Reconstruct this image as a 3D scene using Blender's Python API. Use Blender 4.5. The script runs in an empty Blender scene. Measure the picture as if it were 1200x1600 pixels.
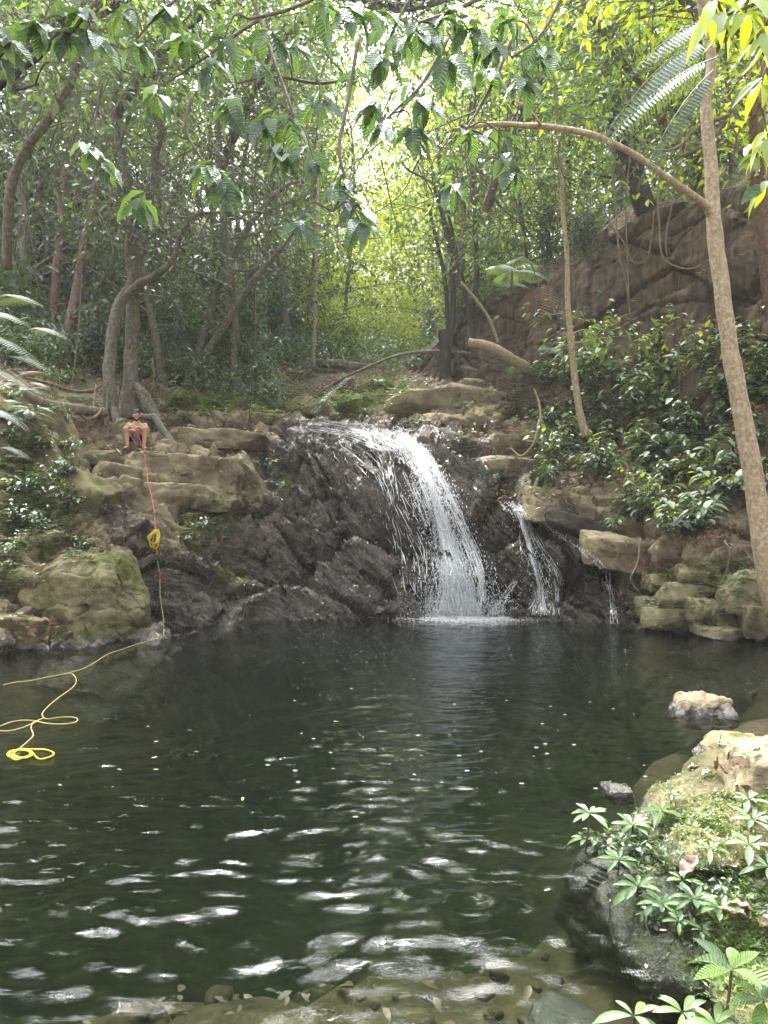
import bpy, math, random
import numpy as np
from mathutils import Vector, Matrix, Euler

# ---------------------------------------------------------------- camera, world, sun, exposure
scene = bpy.context.scene
COL = scene.collection
CAM_Z, FPX, CX, HOR = 1.8, 1155.0, 600.0, 817.0
cam_data = bpy.data.cameras.new('camera')
cam_data.sensor_fit = 'VERTICAL'; cam_data.sensor_height = 36.0; cam_data.sensor_width = 27.0
cam_data.lens = 36.0 * FPX / 1600.0
cam_data.shift_y = (HOR - 800.0) / 1600.0
cam_data.clip_start = 0.05; cam_data.clip_end = 600.0
cam = bpy.data.objects.new('camera', cam_data); COL.objects.link(cam)
cam.location = (0, 0, CAM_Z); cam.rotation_euler = (math.radians(90), 0, 0)
scene.camera = cam

SUN_EL, SUN_AZ = math.radians(62), math.radians(-14)      # azimuth measured from +Y towards +X
world = bpy.data.worlds.new('World'); scene.world = world; world.use_nodes = True
wn = world.node_tree.nodes; wl = world.node_tree.links
bg = wn.get('Background') or wn.new('ShaderNodeBackground')
sky = wn.new('ShaderNodeTexSky'); sky.sky_type = 'NISHITA'; sky.sun_disc = False
sky.sun_elevation = SUN_EL; sky.sun_rotation = SUN_AZ
sky.air_density = 1.0; sky.dust_density = 8.0; sky.ozone_density = 1.0
hs = wn.new('ShaderNodeHueSaturation'); hs.inputs['Saturation'].default_value = 0.3   # thin white overcast
wl.new(sky.outputs[0], hs.inputs['Color']); wl.new(hs.outputs[0], bg.inputs[0]); bg.inputs[1].default_value = 0.15
sd = Vector((math.sin(SUN_AZ) * math.cos(SUN_EL), math.cos(SUN_AZ) * math.cos(SUN_EL), math.sin(SUN_EL)))
sun_data = bpy.data.lights.new('sun', 'SUN'); sun_data.energy = 1.5; sun_data.angle = math.radians(12)
sun_data.color = (1.0, 0.95, 0.86)
sun = bpy.data.objects.new('sun', sun_data); COL.objects.link(sun)
sun.rotation_euler = sd.to_track_quat('Z', 'Y').to_euler()
scene.view_settings.view_transform = 'Standard'; scene.view_settings.look = 'None'
scene.view_settings.gamma = 1.0; scene.view_settings.use_curve_mapping = False
scene.view_settings.exposure = 2.95
cy = scene.cycles
cy.use_denoising = True
try: cy.denoiser = 'OPENIMAGEDENOISE'
except Exception: pass
cy.max_bounces = 7; cy.diffuse_bounces = 3; cy.glossy_bounces = 3; cy.transmission_bounces = 4
cy.transparent_max_bounces = 12; cy.volume_bounces = 1; cy.sample_clamp_indirect = 6.0; cy.sample_clamp_direct = 0
cy.caustics_reflective = False; cy.caustics_refractive = False

R = random.Random(11)
G = np.random.default_rng(7)
def W(px, py, Y):
    return np.array([(px - CX) / FPX * Y, Y, CAM_Z + (HOR - py) / FPX * Y])
def WL(px, py):                       # point of the water line (z = 0)
    Y = CAM_Z * FPX / (py - HOR)
    return np.array([(px - CX) / FPX * Y, Y, 0.0])
def proj(P):
    Y = np.maximum(P[:, 1], 0.2)
    return CX + P[:, 0] / Y * FPX, HOR - (P[:, 2] - CAM_Z) / Y * FPX

# ---------------------------------------------------------------- noise
_rp = np.random.default_rng(3)
_PERM = np.concatenate([_rp.permutation(256)] * 3).astype(np.int64)
_GR = _rp.normal(size=(256, 3)); _GR /= np.linalg.norm(_GR, axis=1)[:, None]
_RND = _rp.random((256, 6))
def perlin(P):
    P = np.asarray(P, float); I = np.floor(P).astype(np.int64); F = P - I
    U = F * F * F * (F * (F * 6 - 15) + 10); I &= 255
    out = 0.0
    for dx in (0, 1):
        wx = U[:, 0] if dx else 1 - U[:, 0]
        for dy in (0, 1):
            wy = U[:, 1] if dy else 1 - U[:, 1]
            for dz in (0, 1):
                wz = U[:, 2] if dz else 1 - U[:, 2]
                h = _PERM[_PERM[_PERM[(I[:, 0] + dx) & 255] + ((I[:, 1] + dy) & 255)] + ((I[:, 2] + dz) & 255)]
                g = _GR[h]
                out = out + wx * wy * wz * (g[:, 0] * (F[:, 0] - dx) + g[:, 1] * (F[:, 1] - dy) + g[:, 2] * (F[:, 2] - dz))
    return out * 1.5
def fbm(P, oct=4, gain=0.5, lac=2.07):
    P = np.asarray(P, float); a = 1.0; s = 0.0
    for k in range(oct):
        s = s + a * perlin(P + 17.3 * k); P = P * lac; a *= gain
    return s
def ridged(P, oct=4):
    P = np.asarray(P, float); a = 1.0; s = 0.0
    for k in range(oct):
        s = s + a * (1 - 2 * np.abs(perlin(P + 9.1 * k))); P = P * 2.1; a *= 0.5
    return s
def cells(P):
    """nearest jittered cell: distance, F2-F1, six random numbers of the cell and the offset from its centre"""
    P = np.asarray(P, float); I = np.floor(P).astype(np.int64); n = len(P)
    best = np.full(n, 1e9); second = np.full(n, 1e9); bid = np.zeros(n, np.int64); off = np.zeros((n, 3))
    for dx in (-1, 0, 1):
        for dy in (-1, 0, 1):
            for dz in (-1, 0, 1):
                J = I + np.array([dx, dy, dz])
                h = _PERM[_PERM[_PERM[J[:, 0] & 255] + (J[:, 1] & 255)] + (J[:, 2] & 255)]
                D = P - (J + _RND[h][:, :3]); d = (D * D).sum(1)
                m = d < best
                second = np.where(m, best, np.minimum(second, d))
                best = np.where(m, d, best); bid = np.where(m, h, bid); off = np.where(m[:, None], D, off)
    a = np.sqrt(best)
    return a, np.sqrt(second) - a, _RND[(bid * 7 + 3) & 255], off
def facet(P, tilt=1.0):
    """blocky relief: every cell is a tilted plane of its own, with grooves along the borders"""
    d, e, r, off = cells(P)
    g = (r[:, 3:6] - 0.5) * 2 * tilt
    return (r[:, 0] - 0.5) * 1.2 + (g * off).sum(1) - 0.5 * np.exp(-(e / 0.07) ** 2)

# ---------------------------------------------------------------- mesh building
class MB:
    def __init__(s): s.V = []; s.Q = []; s.T = []; s.n = 0; s.tint = []; s.uv = []
    def add(s, V, F, tint=0.5, uv=None):
        V = np.asarray(V, float); F = np.asarray(F, np.int64) + s.n
        s.V.append(V); (s.Q if F.shape[1] == 4 else s.T).append(F); s.n += len(V)
        s.tint.append(np.broadcast_to(np.asarray(tint, float), (len(V),)))
        s.uv.append(np.zeros((len(V), 2)) if uv is None else uv)
        return s
    def addqt(s, V, Q, T, tint=0.5, uv=None):
        n0 = s.n; s.add(V, Q, tint, uv)
        if len(T): s.T.append(np.asarray(T, np.int64) + n0)
        return s
    def mesh(s, name, mat, smooth=True, attrs=None, useuv=False):
        V = np.concatenate(s.V); Q = np.concatenate(s.Q) if s.Q else np.zeros((0, 4), np.int64)
        T = np.concatenate(s.T) if s.T else np.zeros((0, 3), np.int64)
        me = bpy.data.meshes.new(name)
        me.vertices.add(len(V)); me.vertices.foreach_set('co', V.astype(np.float32).ravel())
        nl = Q.size + T.size; me.loops.add(nl)
        idx = np.concatenate([Q.ravel(), T.ravel()]).astype(np.int32)
        me.loops.foreach_set('vertex_index', idx)
        npoly = len(Q) + len(T); me.polygons.add(npoly)
        st = np.concatenate([np.arange(len(Q)) * 4, Q.size + np.arange(len(T)) * 3]).astype(np.int32)
        me.polygons.foreach_set('loop_start', st)
        try: me.polygons.foreach_set('loop_total', np.concatenate([np.full(len(Q), 4), np.full(len(T), 3)]).astype(np.int32))
        except Exception: pass
        me.polygons.foreach_set('use_smooth', np.full(npoly, bool(smooth)))
        a = me.attributes.new('tint', 'FLOAT', 'POINT'); a.data.foreach_set('value', np.concatenate(s.tint).astype(np.float32))
        for k, v in (attrs or {}).items():
            if np.ndim(v) == 2:
                a = me.attributes.new(k, 'FLOAT_VECTOR', 'POINT'); a.data.foreach_set('vector', np.asarray(v, np.float32).ravel()); continue
            a = me.attributes.new(k, 'FLOAT', 'POINT'); a.data.foreach_set('value', np.asarray(v, np.float32))
        if useuv:
            u = me.uv_layers.new(name='uv'); u.data.foreach_set('uv', np.concatenate(s.uv)[idx].astype(np.float32).ravel())
        me.update(calc_edges=True)
        if mat: me.materials.append(mat)
        return me

def sharp(me, deg=38):
    me.set_sharp_from_angle(angle=math.radians(deg)); return me
def tagit(o, label=None, cat=None, group=None, kind=None):
    if label: o['label'] = label
    if cat: o['category'] = cat
    if group: o['group'] = group
    if kind: o['kind'] = kind
    return o
def obj(name, me, parent=None, loc=None, rot=None, scale=None):
    if isinstance(me, tuple): me = me[0].mesh(name, me[1], *me[2:])
    o = bpy.data.objects.new(name, me); COL.objects.link(o)
    if parent: o.parent = parent
    if loc is not None: o.location = loc
    if rot is not None: o.rotation_euler = rot
    if scale is not None: o.scale = (scale,) * 3 if np.isscalar(scale) else scale
    return o
def empty(name, loc=(0, 0, 0), rot=(0, 0, 0), scale=1.0):
    o = bpy.data.objects.new(name, None); COL.objects.link(o); o.empty_display_size = 0.2
    o.location = loc; o.rotation_euler = rot; o.scale = (scale,) * 3
    return o
def copy_tree(o, parent=None):
    c = o.copy(); COL.objects.link(c)
    if parent: c.parent = parent
    for ch in KIDS.get(o, list(o.children)): copy_tree(ch, c)
    return c
KIDS = {}

def crom(pts, n=8):
    """Catmull-Rom curve through the points"""
    P = np.asarray(pts, float)
    if len(P) < 3:
        t = np.linspace(0, 1, n + 1)[:, None]; return P[0] * (1 - t) + P[-1] * t
    P = np.vstack([2 * P[0] - P[1], P, 2 * P[-1] - P[-2]]); out = []
    for i in range(1, len(P) - 2):
        t = np.linspace(0, 1, n, endpoint=False)[:, None]
        a, b, c, d = P[i - 1], P[i], P[i + 1], P[i + 2]
        out.append(0.5 * (2 * b + (c - a) * t + (2 * a - 5 * b + 4 * c - d) * t ** 2 + (3 * b - a - 3 * c + d) * t ** 3))
    out.append(P[-2][None]); return np.vstack(out)
def tube(mb, path, rad, sides=7, tint=0.5, bump=0.0, cap=True):
    P = np.asarray(path, float); n = len(P)
    r = np.interp(np.linspace(0, 1, n), np.linspace(0, 1, len(np.atleast_1d(rad))), np.atleast_1d(rad))
    T = np.gradient(P, axis=0); T /= np.linalg.norm(T, axis=1)[:, None] + 1e-9
    u = np.cross(T[0], [0.31, 0.2, 0.93]); 
    if np.linalg.norm(u) < 0.1: u = np.cross(T[0], [1, 0, 0])
    U = []
    for i in range(n):
        u = u - T[i] * np.dot(u, T[i]); u /= np.linalg.norm(u) + 1e-9; U.append(u)
    U = np.array(U); Vv = np.cross(T, U)
    a = np.linspace(0, 2 * np.pi, sides, endpoint=False)
    ring = U[:, None, :] * np.cos(a)[None, :, None] + Vv[:, None, :] * np.sin(a)[None, :, None]
    rr = np.repeat(r[:, None], sides, 1)
    if bump:
        Q = (P[:, None, :] + ring * 0.3).reshape(-1, 3)
        rr = rr * (1 + bump * fbm(Q * 2.5, 3).reshape(n, sides))
    V = (P[:, None, :] + ring * rr[..., None]).reshape(-1, 3)
    i = np.arange(n - 1)[:, None] * sides; j = np.arange(sides)[None, :]; k = (j + 1) % sides
    Q = np.stack([i + j, i + k, i + sides + k, i + sides + j], -1).reshape(-1, 4)
    Tt = []
    if cap:
        V = np.vstack([V, P[0], P[-1]]); b = n * sides
        jj = np.arange(sides); kk = (jj + 1) % sides; e = (n - 1) * sides
        Tt = np.vstack([np.stack([kk, jj, np.full(sides, b)], 1), np.stack([e + jj, e + kk, np.full(sides, b + 1)], 1)])
    uv = None
    mb.addqt(V, Q, Tt, tint, uv)
def grid_faces(nu, nv):
    i = np.arange(nu - 1)[:, None] * nv; j = np.arange(nv - 1)[None, :]
    return np.stack([i + j, i + nv + j, i + nv + j + 1, i + j + 1], -1).reshape(-1, 4)

# ---------------------------------------------------------------- materials
class NT:
    def __init__(s, name):
        s.m = bpy.data.materials.new(name); s.m.use_nodes = True; s.t = s.m.node_tree
        s.t.nodes.clear(); s.out = s.n('ShaderNodeOutputMaterial')
    def n(s, typ, **kw):
        nd = s.t.nodes.new(typ)
        for k, v in kw.items(): setattr(nd, k, v)
        return nd
    def set(s, sock, v):
        if hasattr(v, 'is_linked') or isinstance(v, bpy.types.NodeSocket): s.t.links.new(v, sock)
        elif isinstance(v, (tuple, list)) and len(v) == 3 and sock.type == 'RGBA': sock.default_value = (*v, 1)
        else: sock.default_value = v
    def attr(s, name): return s.n('ShaderNodeAttribute', attribute_name=name).outputs['Fac']
    def pos(s): return s.n('ShaderNodeNewGeometry').outputs['Position']
    def objc(s): return s.n('ShaderNodeTexCoord').outputs['Object']
    def rnd(s): return s.n('ShaderNodeObjectInfo').outputs['Random']
    def mapping(s, v, scale=(1, 1, 1), rot=(0, 0, 0)):
        m = s.n('ShaderNodeMapping'); s.set(m.inputs[0], v); m.inputs['Scale'].default_value = scale; m.inputs['Rotation'].default_value = rot
        return m.outputs[0]
    def noise(s, v, scale, detail=4, rough=0.55, dist=0.0, col=False):
        m = s.n('ShaderNodeTexNoise'); s.set(m.inputs['Vector'], v); m.inputs['Scale'].default_value = scale
        m.inputs['Detail'].default_value = detail; m.inputs['Roughness'].default_value = rough; m.inputs['Distortion'].default_value = dist
        return m.outputs[1 if col else 0]
    def voro(s, v, scale, feature='F1', out='Distance'):
        m = s.n('ShaderNodeTexVoronoi', feature=feature); s.set(m.inputs['Vector'], v); m.inputs['Scale'].default_value = scale
        return m.outputs[out]
    def ramp(s, f, stops):
        m = s.n('ShaderNodeValToRGB'); s.set(m.inputs[0], f); e = m.color_ramp.elements
        while len(e) > 1: e.remove(e[0])
        for i, (p, c) in enumerate(stops):
            el = e[0] if i == 0 else e.new(p)
            el.position = p; el.color = (*c, 1) if isinstance(c, (tuple, list)) else (c, c, c, 1)
        return m.outputs[0]
    def mix(s, f, a, b, mode='MIX'):
        m = s.n('ShaderNodeMix', data_type='RGBA', blend_type=mode); s.set(m.inputs[0], f); s.set(m.inputs[6], a); s.set(m.inputs[7], b)
        return m.outputs[2]
    def math(s, op, a, b=0.0, clamp=False):
        m = s.n('ShaderNodeMath', operation=op, use_clamp=clamp); s.set(m.inputs[0], a); s.set(m.inputs[1], b); return m.outputs[0]
    def mrange(s, v, a, b, c, d):
        m = s.n('ShaderNodeMapRange'); s.set(m.inputs[0], v)
        for i, x in enumerate((a, b, c, d)): s.set(m.inputs[i + 1], x)
        return m.outputs[0]
    def bump(s, h, strength, dist, normal=None):
        m = s.n('ShaderNodeBump'); s.set(m.inputs['Height'], h); s.set(m.inputs['Strength'], strength); m.inputs['Distance'].default_value = dist
        if normal is not None: s.set(m.inputs['Normal'], normal)
        return m.outputs[0]
    def bsdf(s, **kw):
        b = s.n('ShaderNodeBsdfPrincipled')
        for k, v in kw.items(): s.set(b.inputs[k.replace('_', ' ')], v)
        return b.outputs[0]
    def done(s, sh): s.t.links.new(sh, s.out.inputs[0]); return s.m

def rock_material(name, dry1, dry2, wetc=(0.035, 0.032, 0.03), streak=None, mossc=(0.1, 0.14, 0.025), mossgain=1.0, use_attr=True, bumpd=0.03, stain=(0.09, 0.07, 0.045), beds=False):
    """dry sandstone / wet dark rock / moss, mixed by the vertex masks wet and moss"""
    s = NT(name); p = s.pos() if use_attr else s.objc()
    n1 = s.noise(p, 1.3, 5, 0.6); n2 = s.noise(p, 7.0, 6, 0.65, 0.3); n3 = s.noise(p, 38.0, 4, 0.7)
    dry = s.mix(s.ramp(n2, [(0.35, 0.0), (0.65, 1.0)]), dry1, dry2)
    dry = s.mix(s.ramp(n1, [(0.42, 0.0), (0.62, 0.85)]), dry, stain)
    dry = s.mix(s.ramp(n3, [(0.3, 0.55), (0.7, 0.0)]), dry, stain)
    if streak:
        v = s.noise(s.mapping(p, (3.0, 3.0, 0.35)), 2.2, 5, 0.65)
        dry = s.mix(s.ramp(v, [(0.46, 0.0), (0.6, 0.8)]), dry, streak)
    wetn = s.mix(s.ramp(n2, [(0.3, 0.0), (0.7, 1.0)]), wetc, tuple(c * 1.7 for c in wetc))
    wetn = s.mix(s.ramp(s.noise(p, 3.1, 4, 0.6), [(0.5, 0.0), (0.72, 0.6)]), wetn, (0.055, 0.036, 0.024))
    sv = s.n('ShaderNodeAttribute', attribute_name='beds').outputs['Vector'] if beds else p
    bn = s.noise(sv, 1.6, 6, 0.65); bn2 = s.noise(sv, 4.5, 4, 0.6)
    if beds:
        wetn = s.mix(s.ramp(bn, [(0.38, 0.0), (0.62, 1.0)]), wetn, (0.10, 0.078, 0.055))
        wetn = s.mix(s.ramp(bn2, [(0.58, 0.0), (0.7, 0.8)]), wetn, (0.10, 0.05, 0.032))
        wetn = s.mix(s.ramp(bn2, [(0.3, 0.85), (0.42, 0.0)]), wetn, (0.008, 0.008, 0.008))
    wet = s.attr('wet'); w = s.math('ADD', wet, s.math('MULTIPLY', s.math('SUBTRACT', n2, 0.5), 1.1), True)
    w = s.ramp(w, [(0.35, 0.0), (0.62, 1.0)])
    col = s.mix(w, dry, wetn)
    moss = s.attr('moss'); g = s.math('ADD', s.math('MULTIPLY', moss, mossgain), s.math('MULTIPLY', s.math('SUBTRACT', s.noise(p, 5.0, 6, 0.7), 0.5), 1.5), True)
    g = s.ramp(g, [(0.45, 0.0), (0.75, 1.0)])
    mc = s.mix(s.ramp(n3, [(0.35, 0.0), (0.65, 1.0)]), tuple(c * 0.45 for c in mossc), mossc)
    col = s.mix(g, col, mc)
    rough = s.mix(w, (0.85,) * 3, s.ramp(s.noise(p, 9.0, 3, 0.6), [(0.35, 0.10), (0.7, 0.36)]))
    rough = s.mix(g, rough, (0.95,) * 3)
    h = s.math('ADD', s.math('MULTIPLY', n2, 1.0), s.math('MULTIPLY', n3, 0.45))
    h = s.math('ADD', h, s.math('MULTIPLY', s.noise(p, 110.0, 3, 0.6), 0.2))
    h = s.math('ADD', h, s.math('MULTIPLY', g, s.noise(p, 60.0, 3, 0.7)))
    if beds: h = s.math('ADD', h, s.math('MULTIPLY', s.math('ADD', s.math('MULTIPLY', bn, 3.2), s.math('MULTIPLY', bn2, 1.3)), w))
    nrm = s.bump(h, 0.9, bumpd)
    return s.done(s.bsdf(Base_Color=col, Roughness=rough, Normal=nrm, Specular_IOR_Level=s.mix(w, (0.25,) * 3, (0.8,) * 3)))

def bark_material(name, c1, c2, patch=None, moss=0.0, scale=1.0):
    s = NT(name); p = s.pos()
    v = s.noise(s.mapping(p, (1, 1, 0.3)), 14 * scale, 5, 0.65); n = s.noise(p, 4 * scale, 4, 0.6)
    col = s.mix(s.ramp(v, [(0.35, 0.0), (0.65, 1.0)]), c1, c2)
    if patch: col = s.mix(s.ramp(s.noise(p, 13 * scale, 5, 0.75), [(0.48, 0.0), (0.6, 0.8)]), col, patch)
    if moss: col = s.mix(s.ramp(n, [(0.5, 0.0), (0.65, moss)]), col, (0.07, 0.1, 0.03))
    return s.done(s.bsdf(Base_Color=col, Roughness=0.8, Specular_IOR_Level=0.3, Normal=s.bump(s.math('ADD', v, s.math('MULTIPLY', s.noise(p, 60, 3), 0.4)), 0.8, 0.02)))

def leaf_material(name, stops, gloss=0.12, rough=0.38, trans=0.42, ribs=0, ribc=None, objrand=0.25, transtint=(1.5, 1.5, 0.6)):
    """thin leaf: diffuse + light coming through + a waxy sheen; tint attribute and object random pick the colour"""
    s = NT(name)
    f = s.math('ADD', s.attr('tint'), s.math('MULTIPLY', s.math('SUBTRACT', s.rnd(), 0.5), objrand), True)
    col = s.ramp(f, stops)
    nrm = None
    if ribs:
        uv = s.n('ShaderNodeUVMap', uv_map='uv').outputs[0]; sep = s.n('ShaderNodeSeparateXYZ'); s.set(sep.inputs[0], uv)
        au = s.math('ABSOLUTE', s.math('SUBTRACT', sep.outputs[0], 0.5))
        ph = s.math('MULTIPLY', s.math('SUBTRACT', sep.outputs[1], s.math('MULTIPLY', au, 0.42)), ribs * 6.283)
        wv = s.math('SINE', ph); mid = s.math('LESS_THAN', au, 0.025)
        col = s.mix(s.mrange(wv, 0.75, 1.0, 0.0, 0.4), col, ribc or (0.25, 0.32, 0.12))
        col = s.mix(mid, col, ribc or (0.25, 0.32, 0.12))
        nrm = s.bump(s.math('ADD', wv, s.math('MULTIPLY', mid, 2)), 0.7, 0.012)
    else:
        nrm = s.bump(s.noise(s.pos(), 90, 2), 0.25, 0.01)
    d = s.n('ShaderNodeBsdfDiffuse'); s.set(d.inputs[0], col); s.set(d.inputs['Normal'], nrm)
    t = s.n('ShaderNodeBsdfTranslucent'); s.set(t.inputs[0], s.mix(1.0, col, transtint, 'MULTIPLY')); s.set(t.inputs['Normal'], nrm)
    m1 = s.n('ShaderNodeMixShader'); m1.inputs[0].default_value = trans
    s.set(m1.inputs[1], d.outputs[0]); s.set(m1.inputs[2], t.outputs[0])
    g = s.n('ShaderNodeBsdfGlossy'); s.set(g.inputs[0], (0.9, 0.95, 1.0)); g.inputs['Roughness'].default_value = rough; s.set(g.inputs['Normal'], nrm)
    lw = s.n('ShaderNodeLayerWeight'); lw.inputs[0].default_value = 0.25
    fac = s.math('ADD', s.math('MULTIPLY', lw.outputs[1], 0.25), gloss * 0.5, True)
    m2 = s.n('ShaderNodeMixShader'); s.set(m2.inputs[0], fac); s.set(m2.inputs[1], m1.outputs[0]); s.set(m2.inputs[2], g.outputs[0])
    return s.done(m2.outputs[0])
# ---------------------------------------------------------------- terrain: one height field through surveyed points
ctrl = []
def cp(*rows):
    for r in rows: ctrl.append(W(*r))
def cw(*rows):
    for px, py in rows:
        p = WL(px, py); ctrl.append(p)
def cz(*rows):
    for r in rows: ctrl.append(np.array(r, float))
cw((0, 1025), (100, 1012), (225, 1000), (265, 988), (400, 970), (480, 967), (550, 966), (620, 966), (680, 965), (800, 965), (900, 970), (990, 980), (1100, 992), (1200, 1004))
cp((0, 900, 11), (0, 800, 12), (30, 650, 13.5), (0, 600, 15), (110, 900, 11.6), (90, 760, 12.8), (110, 700, 14.5), (130, 640, 16.5), (60, 690, 13.4))
cp((235, 900, 12.3), (180, 800, 13.0), (235, 800, 13.6), (240, 740, 14.7), (230, 703, 15.7), (225, 690, 16.6), (225, 650, 18.2), (160, 650, 17.0))
cp((350, 880, 13.4), (340, 800, 14.3), (340, 745, 15.2), (330, 705, 16.3), (340, 660, 18.3), (340, 632, 20))
cp((450, 860, 14.5), (450, 760, 15.6), (440, 690, 17), (450, 660, 18.3), (400, 650, 19))
cp((560, 850, 14.6), (560, 760, 15.3), (560, 690, 16.4), (560, 664, 17.8), (570, 655, 19.2), (510, 664, 18.2))
cp((690, 850, 14.6), (690, 760, 15.4), (660, 690, 16.6), (640, 662, 17.8))
cp((800, 880, 14.2), (780, 790, 15), (750, 712, 16.2), (730, 670, 17.4), (700, 640, 18.6), (740, 600, 20.5), (680, 610, 20.5))
cp((880, 880, 13.9), (830, 792, 14.7), (850, 765, 15.8), (900, 770, 15), (810, 680, 17.5))
cp((955, 900, 13.2), (930, 840, 14), (1050, 935, 12.6), (1050, 860, 13.1), (1050, 790, 14), (1000, 700, 16), (900, 650, 18.5))
cp((1200, 935, 11.4), (1200, 850, 12), (1200, 760, 12.9), (1200, 680, 13.9), (1100, 700, 15))
cp((480, 650, 20), (440, 640, 21), (510, 615, 21.5), (545, 592, 23), (560, 578, 25), (600, 600, 22.5), (620, 580, 25), (420, 600, 23), (450, 570, 27))
cp((600, 560, 30), (610, 545, 40), (300, 600, 22), (300, 500, 28), (300, 400, 37), (100, 570, 20), (100, 470, 26), (100, 350, 36), (450, 500, 36), (-300, 550, 17), (-300, 420, 24), (-300, 200, 36), (700, 520, 40), (520, 480, 50), (700, 480, 55), (300, 330, 50), (0, 250, 50))
# pool bed and near banks
cz((0, 12.6, -1.6), (-2.5, 12, -1.4), (2.5, 12.4, -1.3), (4, 11.4, -.9), (-4, 9.8, -1.0), (0, 10, -2.6), (-3, 8, -2.4), (3, 9, -1.7), (0, 6.5, -2.4), (-3, 5, -1.9), (2, 6.2, -1.3),
   (-1.2, 4.2, -.95), (.6, 4, -.85), (-2.2, 3.0, -.85), (-.6, 2.7, -.82), (.5, 2.7, -.72), (0, 1.9, -.72), (-2.5, 1.6, -.9), (-.2, 1.1, -.4), (0, .2, .0), (0, -3, .8), (-3, -.5, -.2), (-5.8, 3, -.3), (-7, 3, .8), (-7.2, 7, .9), (-6.1, 8, -.2), (-9, 5, 2.5), (-10, 10, 4), (-9, 0, 2.5),
   (1.05, 2.6, -.5), (1.3, 2.0, -.15), (2.3, 2.2, .3), (1.5, 3.4, -.6), (2.1, 3.5, .1), (2.2, 4.8, -.35), (3.1, 5, .15), (3.0, 7.1, -.35), (4.6, 7.2, .15), (5.0, 9.2, -.2), (6.3, 9.5, .9), (4, 3.5, .8), (6, 5.5, 1.4), (3, 0, .8), (8, 8, 2.6), (8.5, 3, 2.6))
# ground under and behind the cliff foot
cz((8.5, 12, 3.0), (12, 8, 4), (12, 14, 4.2), (9, 17, 4.4), (5, 21, 5.2), (10, 24, 5.5), (6, 30, 8), (14, 34, 9), (-20, 12, 9), (-22, 28, 17), (-14, 3, 7), (16, 45, 14))
ctrl = np.array(ctrl)
def tps_fit(C, z, reg=0.02):
    n = len(C); d = np.linalg.norm(C[:, None] - C[None], axis=2)
    K = np.where(d > 0, d * d * np.log(d + 1e-12), 0) + reg * np.eye(n)
    A = np.block([[K, np.c_[np.ones(n), C]], [np.r_[np.ones((1, n)), C.T], np.zeros((3, 3))]])
    return np.linalg.solve(A, np.r_[z, 0, 0, 0])
_cxy = ctrl[:, :2]; _w = tps_fit(_cxy, ctrl[:, 2])
def ground(x, y):
    x = np.atleast_1d(np.asarray(x, float)); y = np.atleast_1d(np.asarray(y, float)); out = np.empty(len(x))
    for a in range(0, len(x), 40000):
        X = np.c_[x[a:a + 40000], y[a:a + 40000]]
        d2 = ((X[:, None, :] - _cxy[None]) ** 2).sum(2)
        out[a:a + 40000] = (0.5 * d2 * np.log(d2 + 1e-12)) @ _w[:-3] + _w[-3] + X @ _w[-2:]
    return out
def gz(x, y): return float(ground(x, y)[0])

def poly_mask(px, py, poly, soft=14.0):
    """1 inside the polygon, fading over `soft` pixels outside"""
    P = np.array(poly, float); n = len(P); ins = np.zeros(len(px), bool); dist = np.full(len(px), 1e9)
    for i in range(n):
        a, b = P[i], P[(i + 1) % n]
        c = ((a[1] > py) != (b[1] > py)) & (px < (b[0] - a[0]) * (py - a[1]) / (b[1] - a[1] + 1e-9) + a[0])
        ins ^= c
        e = b - a; t = np.clip(((px - a[0]) * e[0] + (py - a[1]) * e[1]) / (e @ e), 0, 1)
        dist = np.minimum(dist, np.hypot(px - a[0] - t * e[0], py - a[1] - t * e[1]))
    return np.clip(0.5 + np.where(ins, dist, -dist) / (2 * soft), 0, 1)
WET = [(440, 665), (520, 655), (650, 655), (700, 672), (760, 690), (790, 765), (860, 755), (960, 850), (1010, 900), (1000, 1100), (236, 1100), (232, 880), (165, 850), (140, 770), (190, 765), (235, 850), (290, 860), (370, 800), (395, 740)]
MOSSY = [[(60, 860), (230, 870), (235, 1000), (40, 1010)], [(280, 780), (360, 775), (350, 850), (270, 850)], [(340, 870), (395, 880), (390, 925), (340, 915)], [(100, 740), (190, 790), (130, 850), (70, 800)],
         [(420, 735), (465, 730), (460, 775), (420, 770)], [(780, 760), (900, 770), (880, 830), (800, 800)], [(0, 620), (60, 640), (110, 850), (0, 900)], [(250, 600), (470, 600), (480, 650), (250, 655)], [(940, 880), (1200, 880), (1200, 1010), (1000, 1000)], [(530, 600), (650, 590), (640, 640), (540, 640)]]
CL = np.array([0.72, -0.32, -0.62]); CL /= np.linalg.norm(CL)          # the run of the tilted beds: down to the right
CB = np.cross(CL, [0.35, 0.85, 0.1]); CB /= np.linalg.norm(CB)         # across the beds
CN = np.cross(CL, CB)
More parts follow.
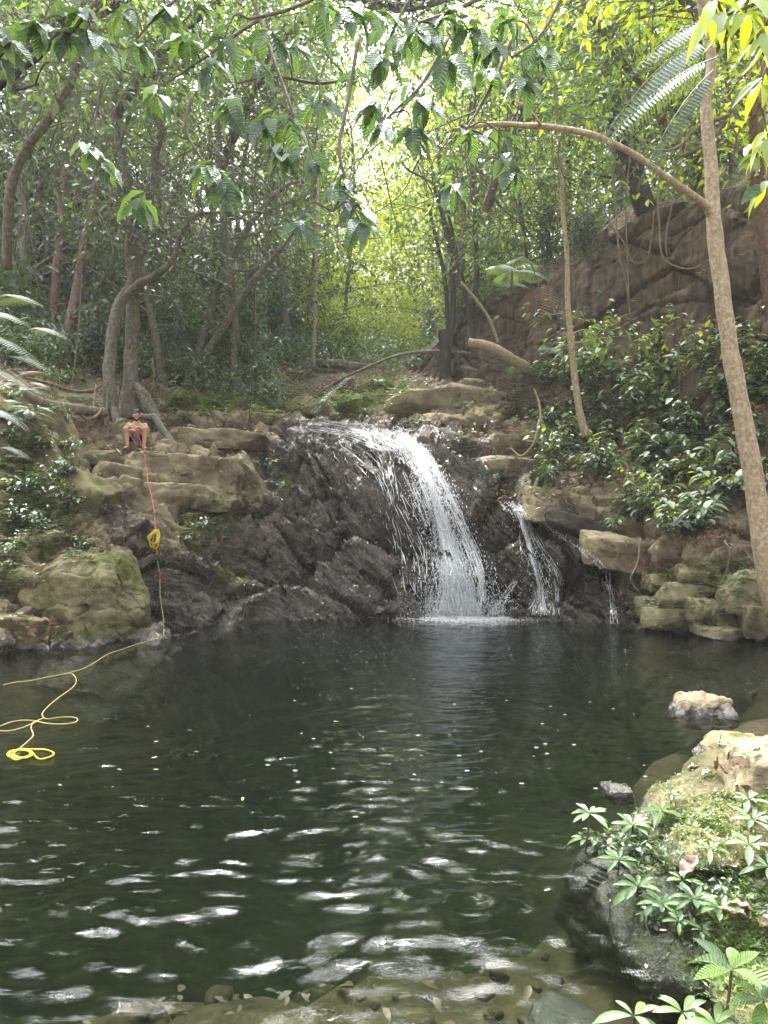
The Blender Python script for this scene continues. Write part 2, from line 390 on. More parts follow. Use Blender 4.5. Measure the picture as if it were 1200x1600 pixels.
def detail(P, N):
    """rock relief along the normal; returns displaced points and masks"""
    px, py = proj(P)
    wn_ = fbm(P * 0.9, 3) * 38
    wet = poly_mask(px + wn_, py + wn_ * 0.6, WET, 16)
    wet = wet * (1 - 0.42 * np.clip((430 - px + wn_ * 2) / 90, 0, 1) * np.clip((930 - py) / 60, 0, 1))
    wet = np.maximum(wet, np.clip((0.18 - P[:, 2]) / 0.12, 0, 1) * (P[:, 1] > 8.5))
    moss = np.zeros(len(P))
    for m in MOSSY: moss = np.maximum(moss, 0.62 * poly_mask(px + wn_ * 0.5, py + wn_ * 0.4, m, 14))
    q = np.c_[P @ CL, P @ CB, P @ CN]
    wq = q + 0.12 * np.c_[fbm(P * 1.4 + 5, 2), fbm(P * 1.4 + 15, 2), fbm(P * 1.4 + 25, 2)]
    def saw(freq, cellsc, seed, nz):
        d, e, r, off = cells(wq * cellsc + seed)
        ph = q[:, 1] * freq + r[:, 0] * 0.9 + nz * fbm(P * 0.9 + seed, 2)
        f = ph - np.floor(ph)
        return f ** 0.8 * (0.5 + 0.8 * r[:, 1]) + 0.5 * (r[:, 2] - 0.5) + 0.25 * ((r[:, 3:6] - 0.5) * off).sum(1)
    strata = 0.50 * saw(1.3, np.array([0.30, 1.3, 0.35]), 2.0, 0.15) + 0.24 * saw(4.0, np.array([0.8, 3.6, 0.9]), 9.0, 0.2) + 0.055 * saw(11.0, np.array([2.0, 9.0, 2.2]), 5.0, 0.2) + 0.42 * facet(P * [0.5, 0.6, 0.75] + 31, 0.9) - 0.5
    blocks = 0.26 * facet(P * [0.75, 0.95, 1.5], 1.3) + 0.10 * facet(P * [2.1, 2.1, 3.9] + 3, 1.2) + 0.035 * facet(P * [5.0, 5.0, 9.0], 1.2)
    sm = poly_mask(px, py, [(235, 1200), (235, 860), (330, 780), (420, 700), (560, 672), (700, 665), (800, 700), (1000, 880), (1010, 1200)], 30)
    h = blocks * (1 - sm) + strata * sm * 1.0 + 0.10 * fbm(P * 1.2, 3) + 0.03 * fbm(P * 5.5, 4)
    near = np.clip((P[:, 1] - 8.8) / 2.0, 0, 1); far = np.clip((26 - P[:, 1]) / 4.0, 0.25, 1)
    side = np.clip((8.5 - np.abs(P[:, 0] - 0.5)) / 2.0, 0.35, 1)
    uw = np.where(P[:, 2] < -0.15, 0.6, 1.0)
    uw = np.where((P[:, 2] < -0.15) & (P[:, 1] < 8), 1.15, uw)
    h = h * (0.45 + 0.55 * near) * far * side * uw
    return P + N * h[:, None], wet, moss
def terrain_patch(x0, x1, nx, y0, y1, ny, hole=None, keep=None):
    xs = np.linspace(x0, x1, nx); ys = np.linspace(y0, y1, ny); X, Y = np.meshgrid(xs, ys, indexing='ij')
    P = np.c_[X.ravel(), Y.ravel(), ground(X.ravel(), Y.ravel())]; Z = P[:, 2].reshape(nx, ny)
    gx = np.gradient(Z, xs, axis=0).ravel(); gy = np.gradient(Z, ys, axis=1).ravel()
    N = np.c_[-gx, -gy, np.ones(len(gx))]; N /= np.linalg.norm(N, axis=1)[:, None]
    D, wet, moss = detail(P, N)
    F = grid_faces(nx, ny); c = P[F].mean(1)
    m = np.ones(len(F), bool)
    if hole: m &= ~((c[:, 0] > hole[0]) & (c[:, 0] < hole[1]) & (c[:, 1] > hole[2]) & (c[:, 1] < hole[3]))
    return D, F[m], c[m], wet, moss, N
def beds_of(V): return np.c_[V @ CL * 0.8, V @ CB * 5.0, V @ CN * 1.5]
def emit(name, D, F, wet, moss, mat):
    used = np.unique(F); re = np.full(len(D), -1); re[used] = np.arange(len(used))
    mb = MB().add(D[used], re[F])
    return tagit(obj(name, sharp(mb.mesh(name, mat, True, {'wet': wet[used], 'moss': moss[used], 'beds': beds_of(D[used])}))), kind='structure')

M_rock = rock_material('weathered rock', (0.40, 0.335, 0.215), (0.26, 0.215, 0.135), wetc=(0.024, 0.019, 0.015), mossc=(0.11, 0.13, 0.03), beds=True)
M_cliff = rock_material('sandstone cliff', (0.25, 0.175, 0.11), (0.155, 0.112, 0.075), streak=(0.045, 0.037, 0.03), stain=(0.06, 0.048, 0.036), mossc=(0.07, 0.09, 0.03))
M_bed = rock_material('pool bed stone', (0.18, 0.13, 0.075), (0.10, 0.075, 0.045), stain=(0.04, 0.034, 0.022), mossc=(0.03, 0.035, 0.018))
def soil_material():
    s = NT('forest floor'); p = s.pos(); n = s.noise(p, 3.0, 6, 0.7); v = s.voro(p, 16.0, 'F1', 'Color'); m = s.noise(p, 1.1, 4, 0.6)
    c = s.mix(s.ramp(n, [(0.35, 0.0), (0.65, 1.0)]), (0.10, 0.065, 0.04), (0.045, 0.032, 0.022))
    c = s.mix(s.ramp(v, [(0.3, 0.0), (0.8, 0.8)]), c, (0.21, 0.14, 0.09))
    c = s.mix(s.ramp(m, [(0.45, 0.0), (0.62, 0.9)]), c, (0.05, 0.08, 0.025))
    return s.done(s.bsdf(Base_Color=c, Roughness=0.9, Normal=s.bump(s.math('ADD', n, s.voro(p, 16.0)), 1.0, 0.06)))
M_soil = soil_material()

FX0, FX1, FY0, FY1 = -6.6, 7.2, 10.0, 21.0
D, F, c, wet, moss, N = terrain_patch(FX0, FX1, 470, FY0, FY1, 540)
m = c[:, 2] > -0.9
emit('rock_face', D, F[m], wet, moss, M_rock)
deepF = (D, F[~m], wet, moss)
D, F, c, wet, moss, N = terrain_patch(-26, 26, 260, -4, 62, 330, hole=(FX0 + .1, FX1 - .1, FY0 + .1, FY1 - .1))
pool = (c[:, 2] < 0.05) & (c[:, 1] < 14)
bank = ~pool & (c[:, 1] < 21.5) & (np.abs(c[:, 0]) < 9.5)
emit('hillside', D, F[~pool & ~bank], wet, moss, M_soil)
emit('bank', D, F[bank], wet, moss, M_rock)
mb = MB(); w_ = []; m_ = []
for DD, FF, ww, mm in (deepF, (D, F[pool], wet, moss)):
    u = np.unique(FF); re = np.full(len(DD), -1); re[u] = np.arange(len(u)); mb.add(DD[u], re[FF]); w_.append(ww[u] * 0 ); m_.append(mm[u])
tagit(obj('pool_bed', mb.mesh('pool_bed', M_bed, True, {'wet': np.concatenate(w_), 'moss': np.concatenate(m_)})), kind='structure')

# ---------------------------------------------------------------- the cliff: wall, ledges, then the wooded slope above it
CLP = [  # px, Y, z of foot, z of top
    (600, 27, 6.8, 7.6), (650, 24, 6.0, 7.5), (700, 22.6, 5.6, 8.0), (760, 21.2, 5.2, 8.3), (860, 19.2, 4.6, 8.5), (940, 18.0, 4.3, 8.9), (1010, 17.2, 4.2, 9.2), (1080, 16.2, 3.9, 9.1), (1140, 15.2, 3.6, 8.8), (1200, 14.5, 3.3, 8.7), (1330, 12.6, 2.6, 8.4)]
base = np.array([[(p - CX) / FPX * Y, Y, a, b] for p, Y, a, b in CLP] + [[10.0, 8.5, 2.2, 8.0], [10.8, 4, 2, 8], [11, -4, 2, 8]])
line = crom(base, 26); ns = len(line)
dl = np.gradient(line[:, :2], axis=0); out_n = np.c_[dl[:, 1], -dl[:, 0]]; out_n /= np.linalg.norm(out_n, axis=1)[:, None]   # points to the pool
out_n *= np.sign((out_n * (np.array([0, 8]) - line[:, :2])).sum(1))[:, None]
nt, nb = 120, 60
rows = []
for k in range(nt):
    t = k / (nt - 1); z = line[:, 2] - 0.8 + t * (line[:, 3] - line[:, 2] + 0.8)
    back = 0.55 * t
    rows.append(np.c_[line[:, :2] - out_n * back, z])
for k in range(1, nb):
    t = (k / nb); dist = 22 * t ** 1.5
    rows.append(np.c_[line[:, :2] - out_n * (0.55 + dist), line[:, 3] + 0.25 * np.minimum(dist, 1) + 0.42 * dist])
CG = np.stack(rows, 1).reshape(-1, 3); nv = nt + nb - 1
Nn = np.repeat(np.c_[out_n, np.full(ns, 0.15)][:, None], nv, 1).reshape(-1, 3); wall = np.tile(np.r_[np.ones(nt), np.zeros(nb - 1)], ns)
Nn = np.where(wall[:, None] > 0, Nn, [0, 0, 1.0])
cq = CG + 0.0
e1 = cells(CG * [0.26, 0.26, 0.42] + 4); e2 = cells(CG * [0.7, 0.7, 0.55] + 1)
h = 0.42 * (np.floor(e1[2][:, 0] * 4) / 4 - .4) - 0.14 * np.exp(-(e1[1] / .02) ** 2) + 0.12 * (np.floor(e2[2][:, 0] * 3) / 3 - .3) - 0.06 * np.exp(-(e2[1] / .03) ** 2) + 0.05 * facet(CG * [0.9, 0.9, 0.7] + 1, 0.4) + 0.022 * facet(CG * [3, 3, 4], 0.9) + 0.10 * fbm(CG * [0.5, 0.5, 0.3], 3) + 0.03 * fbm(CG * 5, 3)
zr = CG[:, 2] - 0.25 * CG[:, 0] * 0.6 + 0.25 * fbm(CG * 0.35, 2)
ledge = lambda z0, wdt: np.clip(1 - (zr - z0) / wdt, 0, 1) * 1.0
h = h + 0.45 * (ledge(5.9, 0.12)) + 0.35 * ledge(4.6, 0.1)
h = np.where(wall > 0, h, 0.5 * fbm(CG * 0.5, 4))
CGd = CG + Nn * h[:, None]
moss = np.clip(fbm(CG * 0.7 + 3, 3) * 0.6 + 0.15, 0, 1) * 0.5
Fc = grid_faces(ns, nv); wf = wall[Fc].min(1) > 0
def sub(name, mat, V, F, **at):
    u = np.unique(F); re = np.full(len(V), -1); re[u] = np.arange(len(u))
    return tagit(obj(name, sharp(MB().add(V[u], re[F]).mesh(name, mat, True, {k: v[u] for k, v in at.items()}))), kind='structure')
sub('cliff', M_cliff, CGd, Fc[wf], wet=np.zeros(len(CG)), moss=moss)
sub('upper_slope', M_soil, CGd, Fc[~wf], wet=np.zeros(len(CG)), moss=moss)

# ---------------------------------------------------------------- water of the pool
def pool_water():
    nx, ny = 480, 520
    xs = np.linspace(-8.5, 7.5, nx); t = np.linspace(0, 1, ny); ys = 0.4 + 15.4 * t ** 1.35
    X, Y = np.meshgrid(xs, ys, indexing='ij'); x, y = X.ravel(), Y.ravel()
    wx = x + 0.35 * perlin(np.c_[x * 0.6, y * 0.6, x * 0 + 3]); wy = y + 0.3 * perlin(np.c_[x * 0.5, y * 0.7, x * 0 + 8])
    z0 = np.zeros_like(x)
    h = 0.007 * perlin(np.c_[wx * 1.0, wy * 2.2, z0]) + 0.010 * perlin(np.c_[wx * 2.2, wy * 4.6, z0 + 4]) + 0.0085 * (1 - 2 * np.abs(perlin(np.c_[wx * 3.6, wy * 8, z0 + 9]))) + 0.0060 * perlin(np.c_[wx * 7, wy * 13, z0 + 14])
    d = np.hypot(x - 1.6, y - 14)                      # rings spreading from the foot of the fall
    h += 0.006 * np.sin(d * 11 + 2.5 * perlin(np.c_[x * .8, y * .8, z0 + 2])) * np.exp(-d / 6.5)
    h += 0.03 * perlin(np.c_[x * 5, y * 6, z0 + 30]) * np.exp(-(d / 0.9) ** 2)
    amp = 0.6 + 0.9 * np.clip((9 - y) / 5, 0, 1)
    P = np.c_[x, y, h * amp]; F = grid_faces(nx, ny)
    # closed body of water: skirt and floor
    n = len(P)
    ring = np.r_[np.arange(0, ny), np.arange(1, nx) * ny + ny - 1, (nx - 1) * ny + np.arange(ny - 2, -1, -1), np.arange(nx - 2, 0, -1) * ny]
    low = P[ring].copy(); low[:, 2] = -7
    m = len(ring); a = np.arange(m); b = (a + 1) % m
    skirt = np.stack([ring[a], ring[b], n + b, n + a], 1)
    V = np.vstack([P, low, [[0, 8, -7]]])
    mb = MB(); mb.addqt(V, np.vstack([F, skirt]), np.stack([n + a, n + b, np.full(m, n + m)], 1))
    s = NT('pool water'); p = s.pos()
    b1 = s.noise(s.mapping(p, (1.0, 2.2, 1.0)), 9.0, 3, 0.55, 0.4)
    sep = s.n('ShaderNodeSeparateXYZ'); s.set(sep.inputs[0], p)
    st = s.mrange(sep.outputs[1], 3.0, 12.0, 0.22, 0.55)
    nrm = s.bump(s.math('ADD', b1, s.math('MULTIPLY', s.noise(s.mapping(p, (1, 2.0, 1)), 26.0, 2, 0.5, 0.3), 0.35)), st, 0.02)
    fr = s.n('ShaderNodeFresnel'); fr.inputs[0].default_value = 1.33; s.set(fr.inputs['Normal'], nrm)
    g = s.n('ShaderNodeBsdfGlossy'); g.inputs['Roughness'].default_value = 0.03; s.set(g.inputs['Normal'], nrm); s.set(g.inputs[0], (0.95, 0.97, 1))
    tr = s.n('ShaderNodeBsdfTransparent'); s.set(tr.inputs[0], (0.86, 0.9, 0.86))
    mx = s.n('ShaderNodeMixShader'); s.set(mx.inputs[0], fr.outputs[0]); s.set(mx.inputs[1], tr.outputs[0]); s.set(mx.inputs[2], g.outputs[0])
    va = s.n('ShaderNodeVolumeAbsorption'); s.set(va.inputs[0], (0.58, 0.66, 0.58)); va.inputs[1].default_value = 0.7
    vs = s.n('ShaderNodeVolumeScatter'); vs.inputs[0].default_value = (.55, .8, .6, 1); vs.inputs[1].default_value = 0.009
    ad = s.n('ShaderNodeAddShader'); s.set(ad.inputs[0], va.outputs[0]); s.set(ad.inputs[1], vs.outputs[0]); s.t.links.new(ad.outputs[0], s.out.inputs['Volume'])
    return tagit(obj('pool_water', mb.mesh('pool_water', s.done(mx.outputs[0]), True)), kind='structure')
pool_water()
# ---------------------------------------------------------------- separate rocks
M_boulder = rock_material('boulder sandstone', (0.42, 0.355, 0.23), (0.28, 0.235, 0.145), use_attr=False, mossc=(0.13, 0.15, 0.035))
M_olive = rock_material('olive lichened stone', (0.33, 0.28, 0.16), (0.21, 0.18, 0.10), use_attr=False, mossc=(0.12, 0.15, 0.03), stain=(0.06, 0.055, 0.03))
M_darkrock = rock_material('dark stream rock', (0.15, 0.125, 0.10), (0.09, 0.078, 0.065), use_attr=False, stain=(0.035, 0.03, 0.027))
BV = []           # (verts, faces) in world space of all rocks, for resting things on them
def rock_mesh(seed, dims, n=26, planes=9, q=26, rough=0.05, moss=0.2, wetline=None, layered=0.0, cut=()):
    rr = np.random.default_rng(seed); g = np.linspace(-1, 1, n); A, B = np.meshgrid(g, g, indexing='ij'); A, B = A.ravel(), B.ravel(); o = np.ones_like(A)
    faces = [np.c_[o, A, B], np.c_[-o, B, A], np.c_[B, o, A], np.c_[A, -o, B], np.c_[A, B, o], np.c_[B, A, -o]]
    V = np.vstack(faces); V = V / (np.abs(V) ** 3).sum(1)[:, None] ** (1 / 3); U = nrm_(V)
    pn = nrm_(rr.normal(size=(planes, 3)) * [1, 1, .8]); pn = np.vstack([pn, np.eye(3), -np.eye(3)]); pd = np.r_[rr.uniform(.70, .98, planes), np.full(6, .84)]
    for c_ in cut: pn = np.vstack([pn, nrm_(np.array(c_[:3], float))]); pd = np.r_[pd, c_[3]]
    s_ = (np.maximum(U @ pn.T, 0) / pd) ** q; r = s_.sum(1) ** (-1 / q)
    P = U * r[:, None] * np.array(dims) / 2
    sc = 1.0 / max(dims)
    off = rough * max(dims) * (0.55 * fbm(P * 2.2 * sc * 2 + seed, 4) + 0.5 * facet(P * sc * 5 + seed, 1.0) * 0.5)
    if layered: off = off + layered * (np.floor(P[:, 2] * 9 + 0.6 * fbm(P * 2, 2)) % 2 - .5) * 0.03
    P = P + U * off[:, None]
    F = np.vstack([grid_faces(n, n) + k * n * n for k in range(6)])
    # weld the seams
    key = np.round(np.vstack(faces) * 1e4).astype(np.int64); _, first, inv = np.unique(key, axis=0, return_index=True, return_inverse=True); inv = inv.ravel()
    P = P[first]; F = inv[F]; Un = U[first]
    up = np.clip(Un[:, 2], 0, 1)
    ms = np.clip(moss * (0.5 + 0.8 * up) + 0.3 * fbm(P * 3 * sc + 4, 3) * (moss > 0.05), 0, 1)
    return P, F, ms
def nrm_(A): return A / (np.linalg.norm(A, axis=-1, keepdims=True) + 1e-9)
def rock(name, label, loc, dims, rot=(0, 0, 0), seed=1, mat=None, moss=0.2, n=26, wet=0.0, cat='rock', group=None, **kw):
    P, F, ms = rock_mesh(seed, dims, n, moss=moss, **kw)
    Mx = Euler([math.radians(a) for a in rot]).to_matrix(); Rm = np.array(Mx)
    Wd = P @ Rm.T + np.array(loc)
    w = np.clip(wet + np.clip((0.10 - Wd[:, 2]) / 0.08, 0, 1), 0, 1)
    # make sure faces point outward
    me = MB().add(P, F).mesh(name, mat or M_boulder, True, {'wet': w, 'moss': ms}); sharp(me, 34)
    o = obj(name, me, None, loc, [math.radians(a) for a in rot]); tagit(o, label, cat, group)
    BV.append((Wd, F)); return o
def rock_px(label, px, py, Y, wpx, hpx, depth, rot=(0, 0, 0), seed=1, name='boulder', **kw):
    return rock(name, label, W(px, py, Y), (wpx / FPX * Y * 1.12, depth, hpx / FPX * Y * 1.12), rot, seed, **kw)
rk = rock_px
# left shore
rk('big squared mossy boulder at the waterline below the left ledge', 140, 945, 11.7, 190, 165, 1.6, (4, 6, 12), 217, mat=M_olive, moss=.5, n=70, planes=16, q=26, rough=.085)
rk('low rounded stone at the far left waterline', 22, 985, 10.6, 90, 50, .8, (0, 5, 0), 4, mat=M_olive, moss=.4, name='stone')
rk('leaning mossy slab above the big squared boulder', 118, 790, 12.9, 110, 110, 1.0, (10, 28, 0), 5, moss=.45, mat=M_olive, name='rock_slab')
rk('tall tilted slab under the tree roots at far left', 66, 715, 13.7, 60, 150, .9, (0, -28, 10), 6, moss=.3, name='rock_slab')
rk('narrow tilted slab beside the tallest slab at left', 95, 690, 14.6, 45, 110, .8, (0, -24, 0), 7, moss=.3, name='rock_slab')
# ledge below the seated man
rk('rounded ledge rock directly under the seated man', 240, 730, 15.3, 120, 48, 1.1, (0, 3, 5), 8, moss=.25, n=34)
rk('flat grey stone left of the seated man', 148, 716, 15.0, 66, 26, .9, (0, 0, -6), 9, moss=.3, name='stone')
rk('brownish block below the flat grey stone', 182, 745, 14.6, 80, 44, .9, (0, 10, 0), 10, moss=.2)
rk('wide cracked ledge block right of the rope', 322, 742, 15.2, 130, 58, 1.1, (0, 6, -5), 12, moss=.12, n=34)
rk('long pale slab with squared edge across the ledge', 300, 778, 14.5, 150, 42, .8, (0, 3, 0), 13, moss=.12, name='rock_slab', n=34)
rk('small tan stone on the face of the pale slab', 317, 783, 14.15, 24, 22, .3, (0, 0, 0), 14, moss=.05, name='stone')
rk('tan block split from the left end of the pale slab', 205, 775, 14.2, 60, 62, .7, (0, 14, 0), 15, moss=.2)
rk('narrow olive slab leaning right of the ledge', 392, 752, 15.4, 34, 100, .8, (0, -30, 0), 16, moss=.35, mat=M_olive, name='rock_slab')
rk('broad tan shelf rock above the ledge blocks', 350, 690, 16.8, 150, 34, 1.3, (0, 4, 0), 17, moss=.1, name='rock_slab', n=34)
rk('low brown rock between the man and the shelf rock', 268, 690, 16.9, 60, 30, .9, (0, 0, 10), 18, moss=.2)
# around the lip of the fall
rk('rounded rock at the left end of the lip', 428, 657, 18.4, 62, 24, 1.0, (0, 0, 0), 19, moss=.3)
rk('smooth tan rock just behind the lip', 500, 648, 19.6, 56, 30, 1.1, (0, -14, 0), 20, moss=.2)
rk('dark tilted slab on the right shoulder of the fall', 706, 706, 16.4, 120, 60, 1.2, (0, 24, -8), 21, mat=M_darkrock, moss=.08, name='rock_slab', n=34, wet=.3)
rk('lumpy mossy rock with a hollow right of the dark slab', 790, 738, 15.9, 130, 50, 1.1, (0, 6, 0), 22, moss=.32, n=34)
rk('long cream boulder above the right end of the lip', 660, 634, 18.9, 120, 44, 1.4, (0, -4, 0), 23, moss=.08, n=34)
rk('stepped pale boulder behind the long cream boulder', 725, 625, 19.5, 110, 46, 1.4, (0, 0, 0), 24, moss=.1, n=34)
rk('rounded pale stone topping the stepped boulder', 738, 603, 20.3, 44, 26, .9, (0, 0, 0), 25, moss=.15)
rk('flat tan stone at the foot of the stepped boulder', 700, 660, 18.0, 90, 26, .9, (0, 5, 0), 26, moss=.2, name='stone')
rk('brown rock under the shrubs above the side cascade', 800, 705, 16.8, 100, 40, 1.1, (0, 12, 0), 27, moss=.25)
rk('moss capped rock beside the side cascade', 868, 795, 14.6, 125, 62, 1.1, (0, 12, 0), 28, moss=.6, n=34)
rk('dark undercut rock below the moss capped rock', 900, 822, 14.2, 110, 34, .9, (0, 14, 0), 29, mat=M_darkrock, moss=.1, name='rock_slab')
# right bank blocks
rk('wide brown rock wall block right of the trickle', 962, 862, 13.6, 120, 62, .9, (0, 10, 0), 30, moss=.15, n=34)
rk('warm tan cube shaped block on the right bank', 1047, 865, 13.0, 66, 64, .8, (0, -4, 8), 31, moss=.1, n=30)
rk('tan block topped with dry leaf litter', 1108, 862, 12.7, 96, 72, .9, (0, 0, -5), 32, moss=.1, n=30)
rk('small mossy stone under the cube shaped block', 1038, 910, 12.9, 60, 28, .6, (0, 0, 0), 33, moss=.5, mat=M_olive, name='stone')
rk('squared olive block under the leaf topped block', 1098, 902, 12.4, 96, 42, .7, (0, 4, 0), 34, moss=.4, mat=M_olive)
rk('smooth humped olive block with a straight top edge', 1072, 935, 12.3, 96, 52, .8, (0, 6, 0), 35, moss=.35, mat=M_olive, n=30)
rk('lower rounded block with a curved crack at the right bank', 1112, 962, 11.9, 84, 54, .8, (0, 8, 6), 36, moss=.25, mat=M_olive, n=30)
rk('thin flat slab lapping the water at the right bank', 1135, 988, 11.6, 96, 26, .8, (0, 4, 0), 37, moss=.35, mat=M_olive, name='rock_slab')
rk('dark low block in the shade at the waterline', 1052, 968, 12.3, 110, 40, .8, (0, 2, 0), 38, moss=.2, mat=M_olive)
rk('brown leaning block next to the right tree base', 1168, 928, 11.6, 80, 74, .8, (0, 12, 0), 39, moss=.2, n=30)
rk('grey mossy block at the right edge waterline', 1188, 975, 11.3, 62, 60, .8, (0, 6, 0), 40, moss=.3, mat=M_olive)
rk('small ferny stone among the right bank blocks', 1016, 950, 12.8, 40, 36, .6, (0, 0, 0), 41, moss=.5, mat=M_olive, name='stone')
rk('pale block between the shrubs on the right slope', 1175, 880, 12.2, 60, 40, .8, (0, 0, 0), 42, moss=.2)
# rocks in and beside the near water
rk('pinkish wet rock standing alone in the pool', 1093, 1112, 7.1, 96, 52, .5, (0, 4, 0), 43, moss=.05, n=34, rough=.09)
rk('rounded olive rock behind the big mossy rock', 1140, 1180, 5.75, 120, 66, .65, (0, -4, 0), 44, moss=.35, mat=M_olive, n=36)
rock('boulder', 'big moss covered foreground rock with plants growing on it', (2.28, 4.0, -.34), (2.65, 2.1, 1.45), (6, -8, 14), 145, mat=M_olive, moss=.5, n=120, rough=.07, planes=9, q=24, cut=[(-.6, .1, .8, .70), (-.35, -.8, .5, .78), (-.9, -.5, -.3, .78)])
rock('boulder', 'brown boulder catching dry leaves at the right frame edge', (2.32, 4.35, .30), (.75, .7, .45), (0, -8, 0), 46, moss=.15, n=40)
rk('small dark wet stone beside the big mossy rock', 962, 1238, 4.95, 38, 24, .3, (0, 0, 0), 47, mat=M_darkrock, moss=0, wet=1, name='stone')
rock('rock_slab', 'low mossy slab under leafy plants in the bottom right corner', (1.75, 2.65, -.12), (1.2, .8, .5), (0, -4, 0), 48, mat=M_olive, moss=.5, n=50, rough=.04)
rock('rock_slab', 'dark mossy slab between the big rock and the corner slab', (1.95, 3.2, -.28), (1.2, .8, .7), (0, -6, 10), 49, mat=M_olive, moss=.5, n=40, rough=.05)
for i, (x, y, s_) in enumerate([(-.5, 2.5, .45), (.2, 2.9, .35), (.55, 3.1, .4), (-.2, 2.2, .5), (.9, 2.9, .35), (-1.1, 2.7, .4), (.4, 2.3, .5), (-.75, 3.3, .4), (1.0, 3.7, .45), (-1.6, 3.1, .5), (.1, 3.6, .4), (1.5, 5.2, .5)]):
    rock('stone', 'submerged brown stone on the shallow pool bed near the camera', (x, y, gz(x, y) + .02), (s_ * 1.3, s_, s_ * .5), (0, 0, i * 40), 60 + i, mat=M_bed, moss=.1, n=16, group='submerged stones on the shallow bed')

from mathutils.bvhtree import BVHTree
def _bvh():
    V = []; Fs = []; n = 0
    for nm in ('rock_face', 'bank', 'hillside', 'cliff'):
        me = bpy.data.objects[nm].data; v = np.empty(len(me.vertices) * 3, np.float32); me.vertices.foreach_get('co', v); v = v.reshape(-1, 3)
        f = np.empty(len(me.loops), np.int32); me.loops.foreach_get('vertex_index', f); V.append(v); Fs.append(f.reshape(-1, 4) + n); n += len(v)
    for v, f in BV: V.append(v); Fs.append(f + n); n += len(v)
    return BVHTree.FromPolygons(np.vstack(V).tolist(), np.vstack(Fs).tolist())
TREE = _bvh()
def hit(px, py, maxd=80):
    """the rock surface seen in a direction from the photographer's place"""
    d = Vector(((px - CX) / FPX, 1.0, (HOR - py) / FPX)).normalized()
    p, nn, i, dist = TREE.ray_cast(Vector((0, 0, CAM_Z)), d, maxd)
    if p is None: return None, None
    if nn.dot(d) > 0: nn = -nn
    return np.array(p), np.array(nn)
def drop(x, y, top=14.0):
    p, nn, i, d = TREE.ray_cast(Vector((x, y, top)), Vector((0, 0, -1)), 40)
    return (np.array(p), np.array(nn) * (1 if nn.z > 0 else -1)) if p else (np.array([x, y, gz(x, y)]), np.array([0, 0, 1.]))

# ---------------------------------------------------------------- falling water
def foam_material():
    s = NT('white water'); p = s.pos(); n = s.noise(s.mapping(p, (1, 1, .3)), 40, 3, .6)
    d = s.n('ShaderNodeBsdfDiffuse'); d.inputs[0].default_value = (.82, .84, .86, 1)
    t = s.n('ShaderNodeBsdfTranslucent'); t.inputs[0].default_value = (.85, .87, .9, 1)
    g = s.n('ShaderNodeBsdfGlossy'); g.inputs['Roughness'].default_value = .15
    m = s.n('ShaderNodeMixShader'); m.inputs[0].default_value = .5; s.set(m.inputs[1], d.outputs[0]); s.set(m.inputs[2], t.outputs[0])
    m2 = s.n('ShaderNodeMixShader'); m2.inputs[0].default_value = .15; s.set(m2.inputs[1], m.outputs[0]); s.set(m2.inputs[2], g.outputs[0])
    tr = s.n('ShaderNodeBsdfTransparent'); m3 = s.n('ShaderNodeMixShader'); s.set(m3.inputs[0], s.ramp(n, [(.3, .6), (.6, 1.0)]))
    s.set(m3.inputs[1], tr.outputs[0]); s.set(m3.inputs[2], m2.outputs[0])
    return s.done(m3.outputs[0])
M_foam = foam_material()
def veil_material():
    s = NT('thin water veil'); p = s.pos(); n = s.noise(s.mapping(p, (1, 1, .12)), 34, 5, .7)
    d = s.n('ShaderNodeBsdfDiffuse'); d.inputs[0].default_value = (.8, .83, .86, 1); t = s.n('ShaderNodeBsdfTranslucent'); t.inputs[0].default_value = (.8, .83, .88, 1)
    m = s.n('ShaderNodeMixShader'); m.inputs[0].default_value = .5; s.set(m.inputs[1], d.outputs[0]); s.set(m.inputs[2], t.outputs[0])
    tr = s.n('ShaderNodeBsdfTransparent'); m3 = s.n('ShaderNodeMixShader'); s.set(m3.inputs[0], s.ramp(n, [(.42, .0), (.68, .6)])); s.set(m3.inputs[1], tr.outputs[0]); s.set(m3.inputs[2], m.outputs[0])
    return s.done(m3.outputs[0])
M_veil = veil_material()
def spline_px(rows, n=60):
    A = crom(np.array([[a, b, c, 0][:3] for a, b, c in rows], float), 10)
    t = np.linspace(0, len(A) - 1, n); return np.stack([np.interp(t, np.arange(len(A)), A[:, k]) for k in range(3)], 1)
def fall_depths(S, samples=5):
    Y = []
    for px, py, w in S:
        v = [hit(px + w * k, py)[0] for k in np.linspace(-.8, .8, samples)]; v = [a[1] for a in v if a is not None]
        Y.append(np.percentile(v, 12) if v else np.nan)
    Y = np.array(Y); Y = np.where(np.isnan(Y), np.nanmean(Y), Y)
    return np.convolve(np.pad(Y, 3, 'edge'), np.ones(7) / 7, 'valid')
